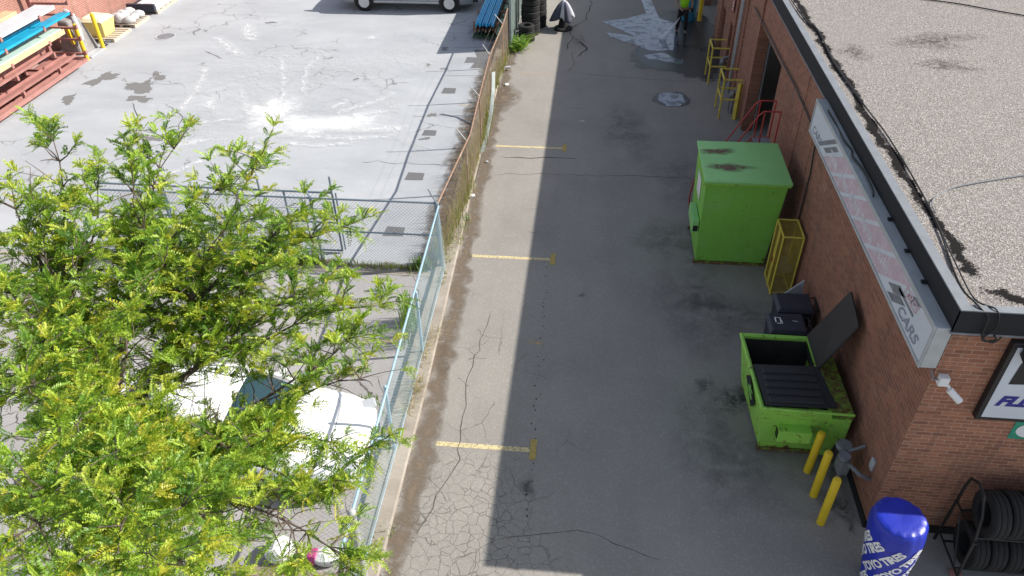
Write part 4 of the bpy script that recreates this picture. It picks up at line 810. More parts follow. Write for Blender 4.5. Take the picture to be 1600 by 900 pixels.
J = [(q(0, 0, .92), (.15, .12)), (q(0, -.02, 1.12), (.135, .11)), (q(0, -.06, 1.32), (.16, .11)), (q(0, -.08, 1.46), (.09, .08)), (q(0, -.11, 1.54), .055), (q(0, -.14, 1.62), (.075, .085)), (q(0, -.15, 1.72), (.08, .095)), (q(0, -.14, 1.79), (.055, .06)),
     (q(.19, -.08, 1.40), .055), (q(.29, -.10, 1.16), .042), (q(.22, -.34, 1.00), .034), (q(.19, -.40, .98), .026),
     (q(-.19, -.08, 1.40), .055), (q(-.30, -.08, 1.16), .042), (q(-.16, -.36, 1.02), .034), (q(-.12, -.42, 1.0), .026),
     (q(.10, 0, .84), .095), (q(.13, -.06, .48), .062), (q(.14, .0, .10), .042), (q(.15, -.14, .05), .038),
     (q(-.10, 0, .84), .095), (q(-.14, .02, .48), .062), (q(-.17, .10, .10), .042), (q(-.18, -.04, .05), .038)]
E_ = [(0, 1), (1, 2), (2, 3), (3, 4), (4, 5), (5, 6), (6, 7), (2, 8), (8, 9), (9, 10), (10, 11), (2, 12), (12, 13), (13, 14), (14, 15), (0, 16), (16, 17), (17, 18), (18, 19), (0, 20), (20, 21), (21, 22), (22, 23)]
# fingers, curled round the lance
for hb, sx in ((11, 1), (15, -1)):
    hx_ = Vector(J[hb][0])
    for k in range(4):
        b = len(J); p1 = hx_ + Vector((-.012 * sx + .0, -.035 - .0 * k, -.03 + .022 * k)); p2 = p1 + Vector((-.035 * sx, -.012, -.008)); J += [(tuple(p1), .009), (tuple(p2), .008)]; E_ += [(hb, b), (b, b + 1)]
    b = len(J); J.append((tuple(hx_ + Vector((-.03 * sx, .012, .045))), .010)); E_.append((hb, b))
skin_mesh('body', J, E_, 'skin', Pn, 2)
sh = lambda r, k=.022: tuple(a + k for a in r) if isinstance(r, tuple) else (r + k, r + k)
idx = [0, 1, 2, 3, 8, 9, 12, 13]; mp = {a: i for i, a in enumerate(idx)}
JJ = [(J[i][0], sh(J[i][1])) for i in idx]; JJ[mp[9]] = (q(.25, -.095, 1.26), (.062, .062)); JJ[mp[13]] = (q(-.26, -.08, 1.26), (.062, .062))
skin_mesh('shirt', JJ, [(mp[a], mp[b]) for a, b in ((0, 1), (1, 2), (2, 3), (2, 8), (8, 9), (2, 12), (12, 13))], 'hivis', Pn, 2)
idx = [0, 16, 17, 18, 20, 21, 22]; mp = {a: i for i, a in enumerate(idx)}
skin_mesh('trousers', [(J[i][0], sh(J[i][1], .02)) for i in idx], [(mp[a], mp[b]) for a, b in ((0, 16), (16, 17), (17, 18), (0, 20), (20, 21), (21, 22))], 'trouser', Pn, 2)
for sx, a in ((1, (.14, 0)), (-1, (-.17, .1))):
    x, y = PX + a[0], PY + a[1]; MB().hexa([(x - .05, y - .2, 0), (x + .06, y - .2, 0), (x + .05, y + .09, 0), (x - .05, y + .09, 0), (x - .04, y - .18, .06), (x + .04, y - .18, .06), (x + .045, y + .07, .12), (x - .045, y + .07, .12)]).build('boot', 'black', Pn, bevel=.02)
skin_mesh('hair', [(q(0, -.12, 1.74), (.09, .10)), (q(0, -.10, 1.80), (.07, .08)), (q(0, -.07, 1.70), (.07, .06))], [(0, 1), (0, 2)], 'hair', Pn, 2)
mb = MB(); [mb.lathe([(.001, -.012), (.012, 0), (.001, .012)], q(sx * .03, -.242, 1.70), 8) for sx in (-1, 1)]; mb.build('eyes', 'black', Pn)
mb = MB(); mb.hexa([Vector(q(*p)) for p in ((-.014, -.235, 1.64), (.014, -.235, 1.64), (.01, -.22, 1.64), (-.01, -.22, 1.64), (-.006, -.245, 1.69), (.006, -.245, 1.69), (.005, -.225, 1.70), (-.005, -.225, 1.70))]); mb.hexa([Vector(q(*p)) for p in ((-.025, -.235, 1.595), (.025, -.235, 1.595), (.025, -.21, 1.595), (-.025, -.21, 1.595), (-.022, -.238, 1.61), (.022, -.238, 1.61), (.022, -.21, 1.61), (-.022, -.21, 1.61))]); mb.build('nose_and_mouth', 'skin', Pn)
o = thing('spray_lance', (3.42,28.6, .9), 'black pressure washer lance held by the person in lime', 'tool')
mb = MB(); mb.tube([(3.61,28.72, 1.06), (3.49,28.6, .98), (3.13,28.3, .82)], .014); mb.build('lance', 'black', o); mb = MB(); mb.obox((3.55,28.66, 1.0), (.05, .16, .12), .6); mb.build('trigger_grip', 'black', o)
mb = MB(); mb.tube([(3.61,28.72, 1.04), (3.77,28.9, .4), (3.97,29.4, .03), (4.17,30.6, .03), (4.37,31.6, .03)], .012); mb.build('hose', 'black', o)
mb = MB(); mb.tube([(3.13,28.3, .82), (2.99,28.28, .6), (2.77,28.25, .28), (2.55,28.22, .02)], [.012, .035, .06, .12], 10); o = mb.build('water_spray', 'jet', smooth=True); tag(o, 'thin fan of white water spraying from the lance to the ground', 'water', kind='stuff')

# ------------------------------------------------------------------ fences
def fence_mesh(mb, a, b, z0, z1, st=.07, r=.0028, bulge=0.):
    a, b = Vector((*a, 0)), Vector((*b, 0)); L = (b - a).length; u = (b - a) / L; nrm = Vector((u.y, -u.x, 0)); hgt = z1 - z0; k = int((L + hgt) / st)
    def P(s_, h): t = h / hgt; return a + u * s_ + Vector((0, 0, z0 + h)) + nrm * bulge * math.sin(PI * min(1, max(0, 1 - t)) * .75)
    for i in range(1, k):
        c = i * st; s0, h0_ = min(c, L), max(0, c - L); s1, h1_ = max(0, c - hgt), min(c, hgt); K = 3 if bulge else 1
        for fl in (False, True):
            mb.tube([P((L - (s0 + (s1 - s0) * j / K)) if fl else (s0 + (s1 - s0) * j / K), h0_ + (h1_ - h0_) * j / K) for j in range(K + 1)], r, 3, False)
F1 = thing('chain_link_fence', (-2.98, 9, .05), 'blue-green chain link fence on the kerb beside the driveway', 'fence')
mb = MB(); fence_mesh(mb, (-2.92, 5.25), (-3.05, 13.3), .12, 1.52, .075, .0019, .05); mb.build('mesh', 'bluewire', F1)
MB().tube([(-2.84, 5.25, 1.53), (-2.93, 8.3, 1.54), (-3.05, 13.3, 1.66)], .022).build('top_rail', 'bluepaint', F1, True)
mb = MB(); mb.tube([(-2.90, 5.25, .14), (-2.93, 9, .13), (-3.0, 13.3, .14)], .008, 6); mb.build('bottom_wire', 'bluepaint', F1)
for y in (8.1, 10.5): MB().tube([(-2.97, y, .05), (-2.96, y, 1.56), (-2.96, y, 1.58)], [.028, .028, .01]).build('post', 'bluepaint', F1, True)
mb = MB(); mb.tube([(-3.09, 13.33, .05), (-3.09, 13.33, 1.70), (-3.09, 13.33, 1.74)], [.04, .04, .015]); mb.build('post', 'gatewire', F1, True)
mb = MB(); mb.tube([(-3.09, 13.33, 1.70), (-3.24, 13.3, 2.06)], .014); mb.build('barb_arm', 'gatewire', F1, True)
mb = MB(); mb.tube([(-2.98, 8.1, .3), (-2.93, 7.1, 1.50)], .016); mb.build('brace', 'bluepaint', F1, True)
mb = MB(); mb.tube([(-2.86, 5.72, 0), (-2.80, 5.66, 1.7)], .052, 16); mb.lathe([(.058, 1.7), (.058, 1.73), (.03, 1.77), (.001, 1.78)], (-2.80, 5.66, 0), 16); T(mb.build('fence_pole', 'greypole', smooth=True), 'thick grey steel pole with domed cap at the near end of the blue fence', 'pole')
F2 = thing('chain_link_fence', (-6.5, 13.35, 0), 'slate grey chain link cross fence between the two lots', 'fence')
mb = MB(); fence_mesh(mb, (-10.6, 13.35), (-3.08, 13.35), .03, 1.68, .08, .0024); mb.build('mesh', 'gatewire', F2)
mb = MB(); mb.tube([(-10.6, 13.35, 1.68), (-3.08, 13.35, 1.70)], .022); mb.build('top_rail', 'gatewire', F2, True)
MB().tube([(-10.6, 13.35, .86), (-3.12, 13.35, .88)], .02).build('mid_rail', 'gatewire', F2, True)
for x in (-3.12, -5.85, -9.2): MB().tube([(x, 13.36, 0), (x, 13.36, 1.74)], .032).build('post', 'gatewire', F2, True)
mb = MB(); mb.tube([(-5.85, 13.36, 1.72), (-6.02, 13.5, 1.86)], .022); mb.build('barb_arm', 'gatewire', F2, True)
Gt = thing('sliding_gate', (-7, 13.75, 0), 'slate framed sliding gate panel behind the cross fence', 'gate')
mb = MB()
for z in (1.6, .82, .06): mb.tube([(-11.2, 13.75, z), (-5.5, 13.75, z)], .024)
mb.build('rail', 'gatewire', Gt, True)
for x, z in ((-5.5, 2.0), (-7.14, 1.98), (-6.6, 1.6), (-7.72, 1.6), (-9.4, 1.98)): MB().tube([(x, 13.75, .06 if x != -7.14 else 1.6), (x, 13.75, z)], .024).build('upright', 'gatewire', Gt, True)
mb = MB(); mb.tube([(-5.42, 13.75, .1), (-5.42, 13.75, 1.6)], .02); mb.build('upright', 'gatewire', Gt)
mb = MB(); fence_mesh(mb, (-11.2, 13.77), (-5.5, 13.77), .08, 1.6, .10, .0022); mb.build('mesh', 'gatewire', Gt)
F3 = thing('chain_link_fence', (-3.1, 20, 0), 'rusty brown chain link fence with barb arms beyond the corner post', 'fence')
mb = MB(); pts = [(-3.08, 13.35), (-2.93, 16.99), (-3.0, 19.0), (-3.12, 22.3), (-3.02, 25.1), (-3.1, 31)]
for a, b in zip(pts, pts[1:]): fence_mesh(mb, a, b, .1, 1.5, .085, .0022)
mb.build('mesh', 'rustwire', F3)
MB().tube([(*p, (1.68, 1.5, 1.53, 1.49, 1.52, 1.5)[i]) for i, p in enumerate(pts)], .022).build('top_rail', 'rustrail', F3, True)
for x, y, ax in ((-2.98, 16.6, -.22), (-3.0, 19.2, -.25), (-3.12, 22.3, -.2), (-3.04, 25.1, -.25), (-3.1, 28.4, -.2)):
    MB().tube([(x, y, .05), (x, y, 1.54)], .026).build('post', 'rustrail', F3, True)
    MB().tube([(x, y, 1.54), (x + ax, y, 1.84)], .014).build('barb_arm', 'lgrey', F3, True)
mb = MB()
for k in range(2):
    t = .4 + k * .5; mb.tube([(x - .22 * t, y, 1.54 + .3 * t - .03 * (k % 2)) for x, y in ((-3.08, 13.4), (-2.98, 16.6), (-3., 19.2), (-3.12, 22.3), (-3.04, 25.1))], .002, 3)
mb.build('barbed_wire', 'rustwire', F3)
# metal strip and panel along the fence
mb = MB(); P = [(-2.97, 18.7, .08), (-2.95, 19.6, .14), (-2.94, 20.6, .40), (-2.95, 21.3, .85), (-2.97, 21.6, 1.25)]
for p in P: mb.v += [(p[0] - .008, p[1], p[2]), (p[0] + .008, p[1] - .01, p[2]), (p[0] + .10, p[1] + .06, p[2] + .01), (p[0] + .085, p[1] + .07, p[2] + .01)]
for i in range(len(P) - 1):
    for k in range(4): a = i * 4 + k; b = i * 4 + (k + 1) % 4; mb.f.append((a, b, b + 4, a + 4))
n = len(P) * 4; mb.f += [(0, 1, 2, 3), (n - 1, n - 2, n - 3, n - 4)]
T(mb.build('metal_strip', plain('pale_bent_metal', (.36, .40, .38), .5, .2), smooth=True), 'bent pale grey metal strip hanging along the rusty fence', 'metal strip')
mb = MB(); mb.box(-3.00, 26.8, .1, -2.95, 34, 2.0); [mb.box(-2.95, 26.8 + k * .3, .1, -2.92, 26.92 + k * .3, 2.0) for k in range(24)]
T(mb.build('panel_fence', plain('green_grey_panel', (.30, .37, .35), .5, .1)), 'grey-green ribbed metal panel fence behind the tyre stacks', 'fence')

# ------------------------------------------------------------------ weeds
def grass(name, spots, n, hmin, hmax, cols, label, cat='weeds', w_=.008, seed=0, droop=.5, kind='stuff'):
    rnd = random.Random(seed); mb = MB(); mb.col = []
    for _ in range(n):
        x0_, y0_, x1_, y1_, sp = rnd.choice(spots); t = rnd.random(); x, y = x0_ + (x1_ - x0_) * t + rnd.gauss(0, sp), y0_ + (y1_ - y0_) * t + rnd.gauss(0, sp)
        h = rnd.uniform(hmin, hmax); a = rnd.uniform(0, 6.28); d = Vector((math.cos(a), math.sin(a), 0)); sd = Vector((-d.y, d.x, 0)) * w_ * rnd.uniform(.6, 1.4); lean = rnd.uniform(.1, droop) * h; b = len(mb.v)
        c = rnd.choice(cols); k = rnd.uniform(.75, 1.2); c = tuple(q * k for q in c); p = Vector((x, y, .02))
        for t_, wt in ((0, 1), (.55, .8), (1, .1)):
            c0 = p + Vector((0, 0, h * (t_ - .35 * droop * t_ * t_))) + d * lean * t_ * t_; mb.v += [tuple(c0 - sd * wt), tuple(c0 + sd * wt)]; mb.col += [c, c]
        mb.f += [(b, b + 1, b + 3, b + 2), (b + 2, b + 3, b + 5, b + 4)]
    o = mb.build(name, 'leaf'); return tag(o, label, cat, kind=kind)
GR = [(.10, .20, .03), (.14, .26, .04), (.07, .15, .03)]; STW = [(.48, .36, .2), (.38, .28, .16), (.55, .44, .28)]; MIX = GR + [(.2, .16, .07), (.16, .11, .06)]
grass('grass', [(-9.5, 13.3, -3.4, 13.25, .05)], 900, .04, .2, MIX, 'low weeds growing in the dirt line under the cross fence', seed=1)
grass('grass', [(-6.3, 13.35, -6.0, 13.3, .12), (-7.7, 13.4, -7.5, 13.4, .1), (-3.75, 13.35, -3.4, 13.3, .1)], 420, .12, .34, GR, 'green weed clumps at the foot of the cross fence', seed=2, w_=.012)
grass('grass', [(-3.42, 10.6, -3.3, 11.4, .07), (-3.5, 11.2, -3.4, 11.6, .05)], 170, .5, .95, GR, 'tall green grass leaning on the blue fence', seed=3, droop=.35)
grass('straw', [(-2.9, 10.0, -2.8, 11.2, .07), (-2.95, 8.8, -2.85, 9.8, .05)], 220, .15, .5, STW, 'dry straw stalks spilling over the kerb', seed=4, droop=1.2, w_=.005)
grass('weed', [(-3.75, 9.0, -3.6, 9.1, .09)], 130, .1, .26, GR, 'small green weed beside the white car nose', seed=5, w_=.014)
grass('grass', [(-3.2, 13.6, -3.0, 17, .08), (-3.15, 17, -3.02, 21, .08), (-3.2, 21, -3.08, 26, .08)], 3000, .12, .75, [(.26, .22, .08), (.30, .23, .12), (.16, .2, .05), (.36, .27, .16), (.22, .14, .08)], 'brown and olive weeds tangled in the rusty fence', seed=6)
grass('weed', [(-2.78, 27.0, -2.68, 27.5, .15), (-2.75, 26.7, -2.7, 27.0, .1)], 420, .12, .75, [(.12, .26, .04), (.22, .38, .06), (.07, .16, .03), (.3, .4, .06)], 'bright green weed clump in front of the tyre stacks', seed=7, w_=.022, droop=1.3)
grass('weed', [(-2.9, 6.2, -2.7, 6.6, .05)], 60, .05, .15, GR, 'tiny weeds on the near kerb', seed=8)
grass('straw', [(-3.0, 12.6, -2.85, 15.5, .06)], 260, .05, .25, STW + GR, 'dry grass tufts on the kerb by the corner post', seed=9)
# small litter on kerb
mb = MB(); mb.obox((-2.82, 16.3, .13), (.1, .08, .07), .4, .3); T(mb.build('litter', 'white', bevel=.01), 'crumpled white litter on the kerb beside the rusty fence', 'litter')
mb = MB(); mb.obox((-2.72, 18.3, .03), (.07, .06, .05), .4, .3); T(mb.build('litter', 'lgrey', bevel=.01), 'small pale litter at the driveway edge', 'litter')
mb = MB(); mb.obox((-2.75, 23.6, .03), (.12, .1, .06), .4, .3); T(mb.build('litter', 'white', bevel=.01), 'white litter in the dirt near the far stall line', 'litter')
mb = MB(); mb.obox((-2.85, 24.9, .12), (.2, .12, .05), .2); T(mb.build('litter', 'lgrey', bevel=.01), 'pale rubble at the kerb end before the green weeds', 'litter')

# ------------------------------------------------------------------ vehicles
def loft(stations, sect):
    mb = MB(); n = None
    for st in stations:
        s_ = sect(*st); half = [(st[0], y, z) for y, z in s_]; full = half + [(x, -y, z) for x, y, z in half[::-1] if abs(y) > 1e-6]
        n = len(full); mb.v += full
    for i in range(len(stations) - 1):
        for k in range(n): a = i * n; mb.f.append((a + k, a + (k + 1) % n, a + n + (k + 1) % n, a + n + k))
    mb.f.append(tuple(range(n))); q = (len(stations) - 1) * n; mb.f.append(tuple(range(q, q + n))[::-1])
    return mb
def place(mb, ox, oy, flip): mb.v = [(ox + (x if flip else -x), oy + (y if flip else -y), z) for x, y, z in mb.v]; return mb
def wheel(par, x, y, Rr, wd, sgn):
    wh = tyre_mesh(MB(), (x, y, Rr), Rr, wd, 'Y').build('wheel', 'rubber', par, True, sharp=25)
    mb = MB(); yy = y + sgn * wd * .32; mb.lathe([(.001, -.03), (Rr * .6, -.03), (Rr * .6, .03)], (x, yy, Rr), 24, 'Y'); 
    mb2 = MB(); mb2.lathe([(Rr * .5, -.02), (Rr * .6, .03), (Rr * .58, .03), (Rr * .5, .0)], (x, yy, Rr), 24, 'Y')
    d = MB(); d.lathe([(.001, -.01), (Rr * .57, -.01)], (x, yy, Rr), 24, 'Y'); d.build('wheel_well', 'black', wh)
    r = MB()
    for k in range(8): a = k * PI / 4; r.obox((x + math.cos(a) * Rr * .32, yy + sgn * .035, Rr + math.sin(a) * Rr * .32), (Rr * .42, .03, Rr * .14), 0, 0, -a)
    r.lathe([(.001, -.02), (Rr * .15, -.02), (Rr * .15, .05), (.001, .055)] if sgn > 0 else [(.001, .02), (Rr * .15, .02), (Rr * .15, -.05), (.001, -.055)], (x, yy, Rr), 16, 'Y')
    r.lathe([(Rr * .5, sgn * .0), (Rr * .6, sgn * .0), (Rr * .6, sgn * .05), (Rr * .5, sgn * .045)], (x, yy, Rr), 24, 'Y'); r.build('rim', 'rim', wh, True)
    return wh
# white sedan, nose towards the fence
Cx, Cy = -3.25, 7.85
Cr = thing('parked_car', (-5.6, 7.85, 0), 'white sedan with dark windows parked under the tree by the blue fence', 'car')
def sec(x, w_, zb, zt_, zs): return [(0, zt_), (w_ * .55, zt_ - .008), (w_ * .82, zt_ - .035), (w_ * .95, zt_ - .10), (w_, zs), (w_ * 1.0, .55), (w_ * .985, .32), (w_ * .93, zb), (0, zb)]
body = loft([(0., .45, .30, .56, .50), (.05, .62, .24, .66, .56), (.2, .78, .20, .72, .60), (.5, .87, .18, .79, .66), (.9, .90, .18, .87, .70), (1.35, .91, .18, .94, .74), (2.1, .92, .18, .96, .78), (3.2, .92, .18, .97, .80), (3.9, .90, .18, 1.0, .82), (4.3, .88, .2, 1.02, .84), (4.6, .82, .24, 1.0, .84), (4.72, .70, .3, .9, .8)], sec)
place(body, Cx, Cy, False).build('body', 'carwhite', Cr, True, sharp=50)
def gsec(x, wb, wt, zb, zt_): return [(0, zt_), (wt * .6, zt_ - .012), (wt, zt_ - .05), (wb, zb), (0, zb)]
gh = [(1.30, .72, .70, .93, .965), (1.75, .80, .68, .93, 1.20), (2.12, .83, .63, .93, 1.37), (2.5, .84, .62, .93, 1.42), (3.0, .84, .62, .93, 1.42), (3.4, .83, .61, .95, 1.38), (3.8, .80, .62, .97, 1.20), (4.15, .74, .68, .98, 1.03)]
place(loft(gh, gsec), Cx, Cy, False).build('window_glass', 'glass', Cr, True, sharp=20)
mb = MB(); rf = [(2.08, .64, 1.375), (2.2, .64, 1.40), (2.5, .65, 1.432), (3.0, .65, 1.432), (3.3, .64, 1.405), (3.42, .63, 1.385)]
for x, w_, z in rf: mb.v += [(x, -w_, z - .06), (x, -w_ * .93, z - .02), (x, -w_ * .5, z + .004), (x, 0, z + .012), (x, w_ * .5, z + .004), (x, w_ * .93, z - .02), (x, w_, z - .06)]
for i in range(len(rf) - 1):
    for k in range(6): a = i * 7 + k; mb.f.append((a, a + 1, a + 8, a + 7))
place(mb, Cx, Cy, False).build('roof_panel', 'carwhite', Cr, True, sharp=60)
mb = MB()
for s_ in (-1, 1):
    mb.tube([(1.28, s_ * .76, .95), (1.75, s_ * .73, 1.18), (2.12, s_ * .64, 1.37), (2.6, s_ * .635, 1.405), (3.3, s_ * .625, 1.385), (3.8, s_ * .655, 1.19), (4.15, s_ * .72, 1.03)], .032, 8); mb.tube([(2.72, s_ * .64, 1.39), (2.78, s_ * .855, .95)], .03, 6)
place(mb, Cx, Cy, False).build('pillar', 'carwhite', Cr, True)
for s_ in (-1, 1):
    mb = MB(); mb.obox((1.75, s_ * .98, 1.0), (.12, .2, .12)); place(mb, Cx, Cy, False).build('mirror', 'carwhite', Cr, bevel=.03)
    mb = MB(); mb.obox((.22, s_ * .66, .66), (.3, .2, .10), s_ * -.5); place(mb, Cx, Cy, False).build('headlight', 'lamp', Cr, bevel=.03)
    for x in (.85, 3.75): wheel(Cr, Cx - x, Cy + s_ * .83, .32, .2, s_)
    for x in (2.4, 3.3): mb = MB(); mb.tube([(x, s_ * .93, .84), (x + .16, s_ * .93, .84)], .014); place(mb, Cx, Cy, False).build('door_handle', 'carwhite', Cr)
mb = MB(); mb.obox((.0, 0, .42), (.04, .9, .14)); place(mb, Cx, Cy, False).build('grille', 'black', Cr)
mb = MB(); mb.tube([(.0 + .9, -.84, .86), (.6, -.5, .815), (.55, 0, .81), (.6, .5, .815), (.9, .84, .86)], .004, 4); 
place(mb, Cx, Cy, False).build('bonnet_seam', 'grey', Cr)
for s_ in (-1, 1):
    mb = MB(); mb.tube([(2.2, s_ * .60, 1.412), (2.6, s_ * .605, 1.432), (3.2, s_ * .60, 1.415)], .007, 4); place(mb, Cx, Cy, False).build('roof_seam', 'grey', Cr)
    mb = MB(); mb.tube([(1.55, s_ * .925, .92), (1.6, s_ * .93, .3)], .006, 4); mb.tube([(2.76, s_ * .932, .93), (2.72, s_ * .935, .3)], .006, 4); place(mb, Cx, Cy, False).build('door_seam', 'grey', Cr)
mb = MB(); mb.obox((.16, 0, .50), (.02, .52, .12)); place(mb, Cx, Cy, False).build('number_plate', 'lgrey', Cr)
mb2 = MB(); mb2.tube([(1.33, -.6, .955), (1.25, 0, .965), (1.33, .6, .955)], .012, 5); place(mb2, Cx, Cy, False).build('wiper', 'black', Cr)
# silver van, nose left
Vx, Vy = -10.55, 31.85
Vn = thing('parked_van', (-7.8, 31.85, 0), 'silver passenger van with alloy wheels parked in the yard', 'van')
def vsec(x, w_, zb, zt_, zs): return [(0, zt_), (w_ * .7, zt_ - .02), (w_ * .9, zt_ - .12), (w_ * .95, max(zs, 1.15)), (w_, min(zs, 1.05)), (w_ * 1.0, .8), (w_ * .99, .5), (w_ * .95, zb), (0, zb)]
vb = loft([(0., .8, .38, .72, .6), (.06, .92, .34, .98, .8), (.5, .98, .32, 1.12, .95), (1.05, 1.0, .32, 1.28, 1.05), (1.75, 1.0, .32, 2.0, 1.4), (2.1, 1.0, .32, 2.08, 1.5), (5.2, 1.0, .32, 2.08, 1.5), (5.6, .97, .34, 2.0, 1.5), (5.68, .92, .4, 1.9, 1.4)], vsec)
place(vb, Vx, Vy, True).build('body', 'silver', Vn, True, sharp=40)
for s_ in (-1, 1):
    for x in (1.1, 4.65): 
        wheel(Vn, Vx + x, Vy + s_ * .92, .37, .24, s_)
        MB().lathe([(.001, -.012), (.43, -.012), (.43, .012), (.001, .012)], (Vx + x, Vy + s_ * 1.0, .42), 28, 'Y').build('wheel_arch', 'black', Vn)
    mb = MB(); mb.box(1.5, s_ * 1.0 - .02, .36, 4.2, s_ * 1.0 + .04, .43); place(mb, Vx, Vy, True).build('side_step', 'lgrey', Vn, bevel=.015)
    for x0_, x1_ in ((1.75, 2.6), (2.75, 3.7), (3.85, 5.3)): mb = MB(); mb.hexa([(x0_, s_ * .962, 1.3), (x1_, s_ * .962, 1.3), (x1_, s_ * .94, 1.3), (x0_, s_ * .94, 1.3), (x0_ + .15, s_ * .955, 1.85), (x1_, s_ * .955, 1.85), (x1_, s_ * .93, 1.85), (x0_ + .15, s_ * .93, 1.85)]); place(mb, Vx, Vy, True).build('window', 'glass', Vn)
    mb = MB(); mb.box(.02, s_ * .72 - .14, .72, .12, s_ * .72 + .14, .92); place(mb, Vx, Vy, True).build('headlight', 'lamp', Vn, bevel=.02)
    mb = MB(); [mb.box(x, s_ * 1.003 - .004, .45, x + .012, s_ * 1.003 + .004, 1.9) for x in (1.6, 2.68, 3.78)]; place(mb, Vx, Vy, True).build('door_gap', 'black', Vn)
mb = MB(); mb.box(-.10, -.95, .42, .12, .95, .62); mb.box(-.06, -.95, .5, .25, -.93, .62); place(mb, Vx, Vy, True).build('bumper', 'lgrey', Vn, bevel=.03)
mb = MB(); mb.box(5.6, -.95, .42, 5.82, .95, .58); place(mb, Vx, Vy, True).build('bumper', 'black', Vn, bevel=.03)

# ------------------------------------------------------------------ left yard: neighbour wall, rack, beams
T(MB().box(-20.5, 10, 0, -19.75, 45, 4.5).build('brick_wall', 'brick_l'), 'pinkish brick wall of the neighbouring building at the far left', 'wall')
Cr_ = thing('cantilever_rack', (-18.8, 21, 0), 'red primed cantilever rack carrying coloured steel lengths by the left wall', 'rack')
for y in (17.0, 19.0, 21.0, 23.0, 24.6):
    MB().box(-19.5, y, 0, -19.35, y + .15, 2.9).build('upright', 'terra', Cr_)
    for z in (.30, .82, 1.22, 1.68, 2.06): mb = MB(); mb.box(-19.35, y + .03, z - .05, -18.0, y + .12, z + .02); mb.box(-18.06, y + .03, z + .02, -18.0, y + .12, z + .10); mb.build('arm', 'terra', Cr_)
MB().box(-19.5, 16.9, 0, -18.1, 24.9, .1).build('foot', 'terra', Cr_)
def chan(name, x, w_, y0_, y1_, z, h, mat, label, cat='steel length'):
    mb = MB(); mb.box(x, y0_, z, x + w_, y1_, z + .012); mb.box(x, y0_, z + .0125, x + .012, y1_, z + h); mb.box(x + w_ - .012, y0_, z + .0125, x + w_, y1_, z + h); mb.box(x + w_ - .012 , y0_, z + h, x + w_ + .03, y1_, z + h + .01)
    return T(mb.build(name, mat), label, cat, 'steel lengths laid on the left rack')
chan('steel_channel', -18.55, .38, 18, 24.3, .33, .10, 'terra', 'lowest long pinkish red channel at the front of the left rack')
chan('steel_channel', -18.1, .22, 18.2, 24.1, .12, .16, 'terra', 'red primed channel on the ground along the front of the rack')
chan('steel_channel', -19.05, .40, 17.5, 23.6, .85, .12, 'terra', 'dull red channel on the second level of the left rack')
chan('steel_channel', -18.45, .30, 17.5, 23.2, .85, .10, 'terra', 'pale red channel at the front of the second rack level')
T(MB().box(-18.42, 17.2, 1.245, -18.02, 24.0, 1.40).build('steel_tube', 'orange', bevel=.01), 'tan coloured long box section on the third rack level', 'steel length', 'steel lengths laid on the left rack')
T(MB().box(-18.60, 17.2, 1.405, -18.05, 23.9, 1.45).build('steel_sheet', 'mint', bevel=.01), 'pale mint long sheet lying on the tan section of the rack', 'steel length', 'steel lengths laid on the left rack')
T(MB().box(-18.40, 17.2, 1.705, -18.02, 24.6, 1.78).build('steel_sheet', 'cyan', bevel=.01), 'bright cyan long sheet at the front of the fourth rack level', 'steel length', 'steel lengths laid on the left rack')
T(MB().box(-18.95, 17.2, 1.705, -18.45, 23.6, 1.86).build('steel_sheet', 'cyan', bevel=.01), 'darker cyan folded sheet behind the bright one on the rack', 'steel length', 'steel lengths laid on the left rack')
T(MB().box(-18.75, 17.2, 2.085, -18.05, 24.0, 2.20).build('steel_sheet', 'paleblue', bevel=.01), 'pale grey wide sheet on the top level of the left rack', 'steel length', 'steel lengths laid on the left rack')
T(MB().box(-19.3, 17.2, 2.085, -18.85, 23.2, 2.25).build('steel_sheet', 'orange', bevel=.01), 'orange long section behind the pale sheet at the rack top', 'steel length', 'steel lengths laid on the left rack')
o = thing('machine', (-18.8, 25.6, 0), 'dusty grey covered machine between the rack and the yellow bollards', 'machine')
mb = MB(); mb.hexa([(-19.3, 25.1, 0), (-18.5, 25.1, 0), (-18.4, 26.1, 0), (-19.3, 26.1, 0), (-19.1, 25.2, 1.3), (-18.7, 25.2, 1.25), (-18.65, 25.9, 1.2), (-19.1, 25.9, 1.35)]); mb.build('housing', 'tarp', o, bevel=.08)
mb = MB(); mb.tube([(-18.6, 25.3, .2), (-18.5, 25.4, .9), (-18.7, 25.6, 1.35), (-19., 25.7, 1.45)], .09); mb.build('duct', 'lgrey', o, True)
MB().box(-18.5, 25.05, .6, -18.3, 25.25, 1.15).build('panel', 'paleblue', o, bevel=.02); MB().obox((-18.62, 25.0, .8), (.1, .1, .6), 0, .1).build('guard', 'yellow', o)
mb = MB(); mb.tube([(-18.3, 25.9, .05), (-18.2, 26.3, .04), (-18.6, 26.5, .04), (-18.9, 26.2, .05)], .02); T(mb.build('hose', 'black', smooth=True), 'black hose lying between the two left yellow bollards', 'hose')
T(MB().box(-18.9, 25.0, 0.01, -18.1, 25.9, .05).build('floor_plate', 'lgrey'), 'pale base plate on the ground by the nearer left bollard', 'plate')
for (x, y), lab in (((-18.16, 24.8), 'left yellow bollard next to the grey machine'), ((-18.19, 25.95), 'left yellow bollard in front of the yellow bin')):
    mb = MB(); mb.tube([(x, y, 0), (x, y, 1.28), (x, y, 1.31)], [.07, .07, .04], 14); T(mb.build('bollard', 'yellow', smooth=True), lab, 'bollard', 'yellow bollards by the left brick wall')
